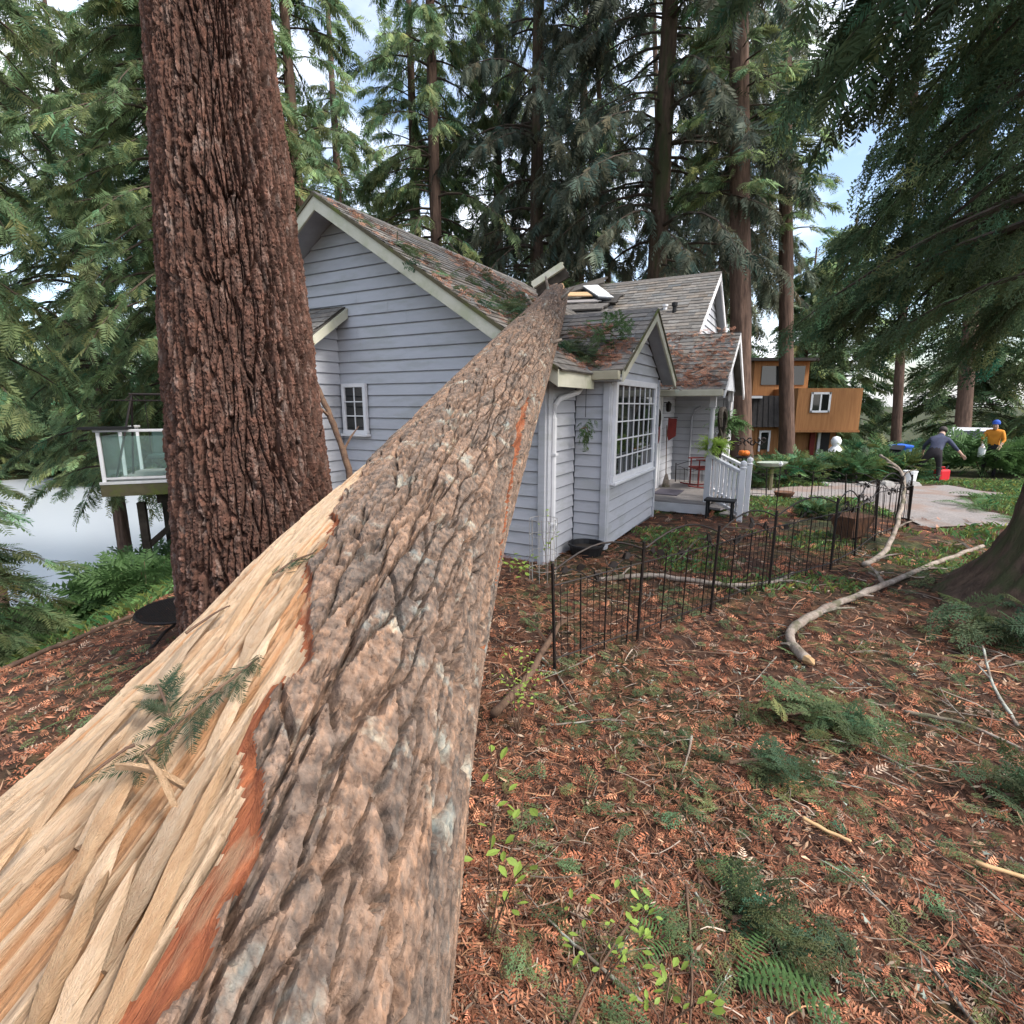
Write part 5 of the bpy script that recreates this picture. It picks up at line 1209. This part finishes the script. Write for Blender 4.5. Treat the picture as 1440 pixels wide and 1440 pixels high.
link('foliage', npmesh('foliage', V, [F], 'fern', C1), t)
t = hthing('planter', 'dark hanging planter with trailing leaves on the porch rail beside the post', 'plant', 1.36, 4.55, 1.02)
MB().lathe([(.10, -.02), (.15, .22), (.165, .22), (.165, .25), (.13, .25), (.0, .22)], n=12).build('pot', 'dark_wood', t)
n = 60; th = rng.uniform(0, 6.28, n); V, F, C1 = scatter(np.tile([0, 0, .25], (n, 1)), np.stack([np.cos(th), np.sin(th), rng.normal(.5, .6, n)], 1), .18 + .2 * rng.random(n), TPL['hang'], leafcol(n, .3), .5)
link('foliage', npmesh('foliage', V, [F], 'young_leaf', C1), t)
t = hthing('side_stool', 'small black stool in front of the porch stair railing', 'stool', 1.62, 3.72, zt(3.6, 9.1))
MB().box((0, 0, .36), (.50, .30, .035)).build('seat', 'black_plastic', t, bevel=.006)
for sx in (-.2, .2):
    for sy in (-.11, .11): MB().box((sx, sy, .17), (.035, .035, .35)).build('leg', 'black_plastic', t)
t = thing('pumpkin', 'small orange pumpkin on a dark stand behind the porch stair', 'pumpkin', (4.95, 11.4, zt(4.95, 11.4) + 1.02))
for k in range(8):
    a = k * .785; MB().lathe([(.0, .0), (.07, .02), (.10, .10), (.07, .18), (.0, .2)], (.08 * math.cos(a), .08 * math.sin(a), 0), 8).build('lobe', 'pumpkin', t, True)
t.scale = (.7, .7, .6)
MB().tube([(0, 0, .18), (.02, 0, .27)], [.02, .014], 5).build('stalk', 'mossy_wood', t)
t = thing('plant_stand', 'dark scrolled metal stand carrying the pumpkin', 'stand', (4.95, 11.4, zt(4.95, 11.4)))
MB().lathe([(.18, .98), (.18, 1.01), (.0, 1.01)], n=12).build('tray', 'black_metal', t)
for k in range(3):
    a = k * 2.09; MB().tube([(.16 * math.cos(a), .16 * math.sin(a), 1.0), (.08 * math.cos(a), .08 * math.sin(a), .5), (.2 * math.cos(a), .2 * math.sin(a), 0)], .014, 5).build('leg', 'black_metal', t)
for k in range(12): MB().tube([(-.42 + .075 * k + .05 * math.cos(j * .7 + k), .02 * (k % 3), 1.30 + .05 * (k % 2) + .05 * math.sin(j * .7 + k)) for j in range(8)], .016, 4).build('scroll', 'black_metal', t)

# ------------------------------------------------------------------ neighbour's orange house
nh = thing('wooden_house', "orange stained wooden house with dark mansard roof beyond the drive", 'house', (13.6, 29, -1.1))
def nb(nm, x0, x1, y0, y1, z0, z1, m_, p=None): return MB().box(((x0 + x1) / 2 - 15, (y0 + y1) / 2 - 29, (z0 + z1) / 2 + 1.1), (x1 - x0, y1 - y0, z1 - z0)).build(nm, m_, p or nh)
nb('wall', 9.8, 18.6, 28.6, 34, -1.3, 2.35, 'orange_wood')
for k in range(24): nb('batten', 10.7 + k * .21, 10.73 + k * .21, 28.575, 28.6, -1.3, 2.3, 'orange_wood')
nb('drain_pipe', 12.55, 12.66, 28.4, 28.5, -1.0, 2.2, 'dark_wood')
mr_ = MB().prism([(13.4 - 15, 28.0 - 29, 2.0), (16.0 - 15, 28.0 - 29, 2.0), (16.0 - 15, 28.5 - 29, 3.6), (13.9 - 15, 28.5 - 29, 3.6)], (0, .08, 0)).build('mansard_roof', 'dark_shake', nh)
for k in range(9): MB().bar((13.5 - 15 + k * .3, 27.96 - 29, 2.0), (13.75 - 15 + k * .27, 28.46 - 29, 3.58), .03, .03).build('roof_seam', 'dark_shake', mr_)
ub = nb('upper_block', 15.75, 19.0, 27.4, 31, .72, 2.85, 'orange_wood')
nb('trim_band', 15.7, 19.05, 27.35, 27.4, .66, .78, 'orange_wood', ub); nb('porch_shade', 15.8, 18.6, 27.5, 28.58, .66, .70, 'dark_wood', ub)
for (x0, x1, y0, z0, z1) in ((16.5, 17.3, 27.36, 1.75, 2.55),):
    w_ = nb('window', x0, x1, y0, y0 + .03, z0, z1, 'glass_dark'); nb('frame', x0 - .08, x1 + .08, y0 - .03, y0, z0 - .1, z0, 'white_trim', w_); nb('frame', x0 - .08, x1 + .08, y0 - .03, y0, z1, z1 + .1, 'white_trim', w_)
    nb('frame', x0 - .1, x0, y0 - .03, y0, z0 - .1, z1 + .1, 'white_trim', w_); nb('frame', x1, x1 + .1, y0 - .03, y0, z0 - .1, z1 + .1, 'white_trim', w_); nb('frame', (x0 + x1) / 2 - .04, (x0 + x1) / 2 + .04, y0 - .025, y0, z0, z1, 'white_trim', w_)
w_ = nb('window', 14.6, 15.0, 28.54, 28.57, -.3, .6, 'glass_dark'); nb('frame', 14.5, 14.6, 28.5, 28.54, -.4, .7, 'white_trim', w_); nb('frame', 15.0, 15.1, 28.5, 28.54, -.4, .7, 'white_trim', w_); nb('frame', 14.6, 15.0, 28.5, 28.54, .6, .7, 'white_trim', w_)
d_ = nb('door', 17.75, 18.25, 28.5, 28.58, -1.0, .64, 'black_plastic'); nb('door_frame', 17.6, 17.75, 28.46, 28.54, -1.0, .66, 'white_trim', d_); nb('door_frame', 17.2, 17.45, 28.46, 28.54, -1.0, .66, 'red_wood', d_)
us = nb('upper_storey', 14.6, 17.6, 30, 33.5, 2.3, 4.35, 'orange_wood')
for x0 in (15.0, 16.25): nb('window', x0, x0 + 1.1, 29.95, 29.99, 3.1, 4.1, 'glass_dark', us)
nb('roof', 14.2, 18.0, 29.5, 34, 4.35, 4.5, 'dark_shake'); nb('eave_roof', 10.4, 14.4, 28.2, 34, 2.35, 2.5, 'dark_shake'); nb('gutter', 12.8, 14.3, 28.1, 28.2, 2.36, 2.48, 'white_trim')

# ------------------------------------------------------------------ shrubs and yard things by the drive
def make_shrub(label, loc, s, m_, seed, group='shrubs along the gravel path'):
    t = thing('shrub', label, 'shrub', loc, seed, group); n = 260
    th = rng.uniform(0, 6.28, n); el = rng.uniform(-.1, 1.3, n); rr = .45 * np.sqrt(rng.random(n))
    P = np.stack([rr * np.cos(th), rr * np.sin(th), .1 + .45 * rng.random(n)], 1); D = np.stack([np.cos(th) * np.cos(el), np.sin(th) * np.cos(el), np.sin(el) * .8], 1)
    V, F, C1 = scatter(P, D, .25 + .25 * rng.random(n), TPL['low'], leafcol(n, .4, .2), .7)
    link('foliage', npmesh('foliage', V, [F], m_, C1), t)
    mb = MB()
    for k in range(6): a = k * 1.05; mb.tube([(0, 0, -.05), (.15 * math.cos(a), .15 * math.sin(a), .3), (.32 * math.cos(a), .32 * math.sin(a), .6)], [.014, .01, .004], 4)
    mb.build('stems', 'stick_brown', t); t.scale = (s, s, s * .9); return t
sh = [make_shrub('dark green shrub behind the white stake light', gp(8.2, 15.4), 1.2, 'shrub_leaf', 1), make_shrub('olive shrub right of the plant stand', gp(6.6, 14.6), 1.0, 'shrub_leaf', 2), make_shrub('bright green round bush in front of the white car', gp(15.6, 17.6), 1.9, 'fern', 3)]
for i, (x, y, s, lab) in enumerate(((9.2, 16.2, 1.3, 'in front of the second fir trunk'), (10.0, 15.6, 1.2, 'in front of the white figure'), (10.9, 16.4, 1.5, 'right of the white figure'), (11.6, 16.0, 1.3, 'left of the blue bin'), (12.2, 17.0, 1.4, 'below the blue bin'),
        (7.4, 15.0, 1.1, 'beside the white oval basin'), (13.6, 19.5, 1.8, 'between the two reddish trunks'), (17.8, 18.0, 1.6, 'beside the person in orange'), (18.6, 16.6, 1.5, 'in front of the person in orange, at right'), (5.2, 13.4, .8, 'behind the porch stair newels'), (5.6, 9.6, .55, 'low among the grass inside the fence'), (6.2, 14.2, .9, 'behind the far fence'))):
    c = copy_tree(sh[i % 2]); c.location = gp(x, y); c.scale = (s, s, s * .85); c.rotation_euler = (0, 0, i * 1.3); tag(c, 'mixed green shrub ' + lab, 'shrub', 'shrubs along the gravel path')
for i, (x, y, s, lab) in enumerate(((-6.2, 8.6, 1.1, 'below the deck left of its post'), (-5.0, 9.6, 1.2, 'below the deck right of its post'), (-8.6, 8.4, 1.2, 'at the far left below the deck'), (-4.3, 8.6, .9, 'close behind the round table'), (-9.8, 10.4, 1.5, 'down the bank at the left'), (-7.6, 11.6, 1.7, 'directly under the deck floor'), (-9.0, 12.2, 2.0, 'under the left corner of the deck'), (-11.0, 12.4, 2.2, 'left of the deck corner down the bank'))):
    c = copy_tree(sh[2]); c.location = gp(x, y); c.scale = (s, s, s * .8); c.rotation_euler = (0, 0, i * 1.9); tag(c, 'yellow green shrub ' + lab, 'shrub', 'shrubs on the lake bank')
t = thing('garden_figure', 'small white garden figure among the shrubs before the orange house', 'statue', gp(10.75, 17.8)); MB().lathe([(.20, 0), (.22, .5), (.25, .62), (.24, .8), (.14, .93), (.10, .97), (.15, 1.05), (.16, 1.15), (.10, 1.26), (.0, 1.29)], n=14).build('body', 'white_plastic', t, True)
MB().lathe([(.22, .0), (.24, .03), (.24, .08), (.0, .1)], n=12).build('base', 'stone', t)
t = thing('oval_basin', 'pale white green oval basin lying on the shrubs by the path', 'basin', gp(6.65, 13.6, .62), .3)
MB().lathe([(.0, 0), (.25, .02), (.36, .10), (.37, .12), (.30, .10), (.0, .05)], n=18).build('bowl', 'lichen', t); t.scale = (1.2, .7, 1)
MB().lathe([(.06, -.62), (.05, 0), (.0, .0)], n=8).build('pedestal', 'mossy_wood', t)
t = thing('stake_light', 'thin black stake light with a white diamond head inside the fence', 'garden light', gp(5.2, 10.3)); MB().tube([(0, 0, -.1), (0, 0, .92)], .010, 6).build('stake', 'black_metal', t); MB().lathe([(.0, .88), (.05, .94), (.0, 1.0)], n=4).build('head', 'white_plastic', t)
t = thing('bowl_planter', 'shallow brown bowl planter beside the gravel path', 'planter', gp(6.2, 12.0)); MB().lathe([(.12, 0), (.20, .12), (.22, .17), (.19, .17), (.0, .13)], n=14).build('bowl', 'terracotta', t); MB().lathe([(.0, .13), (.17, .135), (.0, .15)], n=10).build('soil', 'dark_wood', t)
t = thing('wooden_planter', 'rusty brown tapered planter inside the fence by the bent branch', 'planter', gp(5.05, 7.75), .4)
MB().add([(-.14, -.12, .05), (.14, -.12, .05), (.14, .12, .05), (-.14, .12, .05), (-.24, -.2, .36), (.24, -.2, .36), (.24, .2, .36), (-.24, .2, .36)], [(3, 2, 1, 0), (0, 1, 5, 4), (1, 2, 6, 5), (2, 3, 7, 6), (3, 0, 4, 7), (4, 5, 6, 7)]).build('box', 'rust', t)
for sx in (-.12, .12): MB().box((sx, 0, .0), (.04, .2, .12)).build('foot', 'rust', t)
for i, (x, y, s, lab) in enumerate(((9.6, 14.4, .2, 'left end of the row'), (10.3, 14.6, .26, 'middle of the row'), (11.0, 14.5, .2, 'right end of the row'), (8.6, 14.5, .16, 'near the stake light'))):
    V, F = [], []
    o = MB().lathe([(.0, -.3), (.8, -.2), (1.0, .15), (.75, .5), (.3, .62), (.0, .64)], n=9); o.v = [(p[0] * s * random.uniform(.85, 1.2), p[1] * s * random.uniform(.8, 1.1), p[2] * s * random.uniform(.8, 1.1)) for p in o.v]
    b_ = o.build('edging_stone', 'stone', None); b_.location = gp(x, y); tag(b_, 'pale edging stone by the gravel path, ' + lab, 'stone', 'edging stones')
t = thing('blue_bin', 'blue plastic bin behind the shrubs left of the bending person', 'bin', gp(13.0, 17.9)); MB().lathe([(.26, 0), (.32, .55), (.35, .55), (.35, .6), (.0, .66)], n=14).build('body', 'blue_plastic', t); MB().tube([(-.36, 0, .5), (-.4, 0, .6), (.4, 0, .6), (.36, 0, .5)], .012, 5).build('handle', 'black_plastic', t); t.location.z += .35
MB().box((0, 0, -.17), (.5, .5, .35)).build('stand', 'dark_wood', t)
def jerry(label, x, y, rz):
    t = thing('fuel_can', label, 'fuel can', gp(x, y), rz, 'red fuel cans')
    MB().box((0, 0, .19), (.36, .24, .36)).build('body', 'red_plastic', t, bevel=.05); MB().tube([(-.12, 0, .36), (-.1, 0, .43), (.06, 0, .43), (.08, 0, .36)], .02, 6).build('handle', 'red_plastic', t); MB().tube([(.12, 0, .36), (.2, 0, .46)], .025, 6).build('spout', 'black_plastic', t)
jerry('red fuel can just right of the bending person', 12.35, 15.25, .2); jerry('red fuel can half hidden behind the legs of the bending person', 11.75, 15.75, 1.0)
t = thing('white_bucket', 'white bucket at the end of the fence left of the bending person', 'bucket', gp(11.15, 14.85)); MB().lathe([(.14, 0), (.17, .36), (.18, .36), (.18, .39), (.16, .39), (.0, .3)], n=14).build('shell', 'white_plastic', t); MB().tube([(-.18, 0, .36), (-.1, .02, .52), (.1, .02, .52), (.18, 0, .36)], .006, 5).build('handle', 'black_metal', t)
t = thing('loading_ramp', 'black ramp leaning on the shrubs behind the white bucket', 'ramp', gp(11.1, 15.7)); MB().bar((-.2, 0, .1), (.55, .5, .95), .30, .04).build('plate', 'black_plastic', t); MB().bar((.45, .44, .90), (.65, .56, 1.02), .32, .05).build('lip', 'black_plastic', t)

# white car at the end of the drive
def car():
    t = thing('parked_car', 'white car parked at the end of the drive, seen from behind', 'car', gp(19.2, 22.5), R(-40))
    prof = [(-2.1, .35), (-2.12, .75), (-2.0, 1.0), (-1.55, 1.45), (-.9, 1.52), (.3, 1.48), (1.0, 1.0), (1.9, .88), (2.1, .65), (2.1, .35)]
    V = []; n = len(prof)
    for y, k in ((-.82, 0), (-.78, 1), (.78, 1), (.82, 0)):
        for x, z in prof: V.append((y * (.80 if z > 1.2 else 1), x, z + (.03 if k else 0)))
    F = [(i + j * n, (i + 1) % n + j * n, (i + 1) % n + (j + 1) * n, i + (j + 1) * n) for j in range(3) for i in range(n)] + [tuple(range(n))[::-1], tuple(range(3 * n, 4 * n))]
    MB().add(V, F).build('body', 'white_paint', t, bevel=.03)
    MB().add([(-.62, -1.98, 1.06), (.62, -1.98, 1.06), (.54, -1.60, 1.43), (-.54, -1.60, 1.43)], [(0, 1, 2, 3)]).prism([(-.62, -2.02, 1.06), (.62, -2.02, 1.06), (.54, -1.62, 1.44), (-.54, -1.62, 1.44)], (0, .02, .0)).build('rear_window', 'glass_dark', t)
    for s in (-1, 1):
        MB().prism([(s * .80, -1.3, 1.02), (s * .80, .5, 1.02), (s * .66, .2, 1.42), (s * .66, -1.1, 1.44)], (s * .03, 0, 0)).build('side_window', 'glass_dark', t)
        MB().box((s * .66, -2.11, .85), (.22, .06, .16)).build('taillight', 'tail_red', t)
        for y in (-1.3, 1.3):
            w_ = MB().tube([(s * .70, y, .32), (s * .86, y, .32)], .32, 20).build('wheel', 'rubber', t); MB().tube([(s * .85, y, .32), (s * .872, y, .32)], .19, 14).build('rim', 'stone', w_)
    MB().box((0, -2.14, .48), (1.5, .08, .2)).build('bumper', 'black_plastic', t); MB().box((0, -2.135, .8), (.45, .02, .14)).build('number_plate', 'white_plastic', t)
car()

# ------------------------------------------------------------------ people
def skin_mesh(nodes, edges, matmap, mats, lvl=2):
    names = list(nodes); me = bpy.data.meshes.new('s'); me.from_pydata([nodes[k][0] for k in names], [(names.index(a), names.index(b)) for a, b in edges], [])
    o = bpy.data.objects.new('s', me); COL.objects.link(o); md = o.modifiers.new('k', 'SKIN'); md.use_smooth_shade = True; sb = o.modifiers.new('u', 'SUBSURF'); sb.levels = sb.render_levels = lvl
    for i, k in enumerate(names):
        v = me.skin_vertices[0].data[i]; r_ = nodes[k][1]; v.radius = r_ if isinstance(r_, tuple) else (r_, r_); v.use_root = (i == 0)
    bpy.context.view_layer.update(); dg = bpy.context.evaluated_depsgraph_get(); res = bpy.data.meshes.new_from_object(o.evaluated_get(dg)); bpy.data.objects.remove(o)
    res.materials.clear()
    for m_ in mats: res.materials.append(M[m_])
    P = [Vector(nodes[k][0]) for k in names]
    for p in res.polygons:
        c = p.center; best = min(((c - P[i]).length - (nodes[k][1] if not isinstance(nodes[k][1], tuple) else nodes[k][1][0]) * .8, k) for i, k in enumerate(names))[1]
        p.material_index = matmap(best); p.use_smooth = True
    return res
def person(label, loc, rz, J, top, legm, hat=None, scale=1.):
    """J: joint positions; +Y is the way the person faces"""
    N = {'pelvis': (J['pelvis'], (.15, .11)), 'waist': (J['waist'], (.145, .10)), 'chest': (J['chest'], (.175, .12)), 'neck': (J['neck'], .058), 'jaw': (J['jaw'], (.072, .08)), 'crown': (J['crown'], (.085, .098))}
    E_ = [('pelvis', 'waist'), ('waist', 'chest'), ('chest', 'neck'), ('neck', 'jaw'), ('jaw', 'crown')]
    nose = Vector(J['jaw']).lerp(Vector(J['crown']), .45) + (Vector(J['face'])) * .10; N['nose'] = (tuple(nose), .016); E_.append(('jaw', 'nose'))
    for s in 'LR':
        N['sh' + s] = (J['sh' + s], .075); N['el' + s] = (J['el' + s], .052); N['wr' + s] = (J['wr' + s], .034); N['hip' + s] = (J['hip' + s], .10); N['kn' + s] = (J['kn' + s], .068); N['an' + s] = (J['an' + s], .046); N['toe' + s] = (J['toe' + s], .042)
        E_ += [('chest', 'sh' + s), ('sh' + s, 'el' + s), ('el' + s, 'wr' + s), ('pelvis', 'hip' + s), ('hip' + s, 'kn' + s), ('kn' + s, 'an' + s), ('an' + s, 'toe' + s)]
        w_ = Vector(J['wr' + s]); d = (w_ - Vector(J['el' + s])).normalized(); q = d.cross(Vector((0, 1, .3))).normalized(); pm = w_ + d * .075; N['pa' + s] = (tuple(pm), (.036, .020)); E_.append(('wr' + s, 'pa' + s))
        for f, (o, ln) in enumerate(((-.030, .075), (-.010, .088), (.011, .082), (.030, .064))):
            a = pm + q * o + d * .035; b = a + d * ln * .5 + Vector((0, 0, -.012)); c = a + d * ln * .85 + Vector((0, 0, -.03))
            for nm, p in (('a', a), ('b', b), ('c', c)): N['f%d%s%s' % (f, nm, s)] = (tuple(p), .0095)
            E_ += [('pa' + s, 'f%da%s' % (f, s)), ('f%da%s' % (f, s), 'f%db%s' % (f, s)), ('f%db%s' % (f, s), 'f%dc%s' % (f, s))]
        a = w_ + d * .045 - q * .04; b = a + d * .045 - q * .022; N['ta' + s] = (tuple(a), .011); N['tb' + s] = (tuple(b), .010); E_ += [('pa' + s, 'ta' + s), ('ta' + s, 'tb' + s)]
    def mm(k):
        if k[:3] in ('hip', 'kn' + k[-1], 'an' + k[-1]) or k.startswith(('kn', 'an', 'pelvis')): return 1
        if k.startswith('toe'): return 3
        if k.startswith(('waist', 'chest', 'sh', 'el', 'neck')): return 0
        return 2
    t = thing('person', label, 'person', loc, rz); t.scale = (scale,) * 3
    link('body', skin_mesh(N, E_, mm, [top, legm, 'skin', 'black_plastic']), t)
    c = Vector(J['crown']); ax = (c - Vector(J['jaw'])).normalized(); q = ax.to_track_quat('Z', 'Y').to_matrix(); fd = Vector(J['face'])
    hm = MB().lathe([(.092, -.045), (.104, -.01), (.102, .04), (.075, .085), (.035, .105), (.0, .11)], n=14); hm.v = [tuple(q @ Vector(p) + c - fd * .022) for p in hm.v]; hm.build('cap' if hat else 'hair', hat or 'hair', t, True)
    if hat:
        br_ = MB().lathe([(.0, -.01), (.07, -.008), (.07, .0), (.0, .004)], n=12); br_.v = [tuple(q @ Vector(p) + c + fd * .10 + ax * .0) for p in br_.v]; br_.build('brim', hat, t)
    return t
J1 = dict(pelvis=(0, 0, .86), waist=(.03, .10, 1.02), chest=(.08, .26, 1.20), neck=(.11, .37, 1.31), jaw=(.12, .43, 1.36), crown=(.13, .50, 1.46), face=(0, .75, -.6),
          hipL=(-.11, 0, .80), knL=(-.30, .05, .45), anL=(-.48, -.04, .09), toeL=(-.52, .12, .045), hipR=(.11, 0, .80), knR=(.16, .06, .44), anR=(.17, -.03, .09), toeR=(.19, .13, .045),
          shL=(-.10, .27, 1.22), elL=(-.24, .42, 1.02), wrL=(-.26, .56, .82), shR=(.27, .25, 1.22), elR=(.44, .24, 1.02), wrR=(.60, .28, .84))
person('person in a navy sweater and dark trousers bending over by the drive', gp(12.0, 15.2), R(-38), J1, 'navy_cloth', 'dark_cloth')
J2 = dict(pelvis=(0, 0, .95), waist=(0, .01, 1.10), chest=(0, .03, 1.32), neck=(0, .04, 1.50), jaw=(0, .07, 1.57), crown=(.0, .07, 1.69), face=(0, 1, -.1),
          hipL=(-.10, 0, .90), knL=(-.12, .03, .49), anL=(-.13, -.02, .09), toeL=(-.14, .14, .045), hipR=(.10, 0, .90), knR=(.13, .06, .49), anR=(.15, .0, .09), toeR=(.16, .16, .045),
          shL=(-.19, .03, 1.42), elL=(-.26, .08, 1.15), wrL=(-.22, .26, 1.02), shR=(.19, .03, 1.42), elR=(.27, .10, 1.16), wrR=(.22, .30, 1.05))
person('person in an orange jacket and blue cap standing at the far right', gp(15.25, 17.0), R(130), J2, 'orange_cloth', 'dark_cloth', 'blue_cloth')
t = thing('water_jug', 'white plastic jug held low by the person in orange', 'jug', gp(14.84, 16.9, .66)); MB().lathe([(.09, 0), (.10, .2), (.09, .28), (.03, .36), (.03, .40), (.0, .41)], n=12).build('body', 'white_plastic', t); MB().tube([(.08, 0, .26), (.13, 0, .24), (.12, 0, .12), (.09, 0, .1)], .012, 5).build('handle', 'white_plastic', t)
t = thing('chainsaw', 'orange red chainsaw at the right of the person in orange', 'chainsaw', gp(16.7, 16.6, .78), .5)
MB().box((0, 0, .08), (.34, .18, .2)).build('engine', 'red_plastic', t, bevel=.04); MB().box((.4, 0, .05), (.46, .012, .08)).build('bar', 'stone', t); MB().tube([(-.1, 0, .18), (-.05, 0, .28), (.1, 0, .26), (.14, 0, .14)], .014, 6).build('handle', 'black_plastic', t)
t2 = thing('chopping_block', 'dark cut log block carrying the chainsaw', 'log', gp(16.7, 16.6)); MB().lathe([(.26, -.1), (.24, .3), (.23, .77), (.0, .775)], n=14).build('round', 'bark_far', t2)
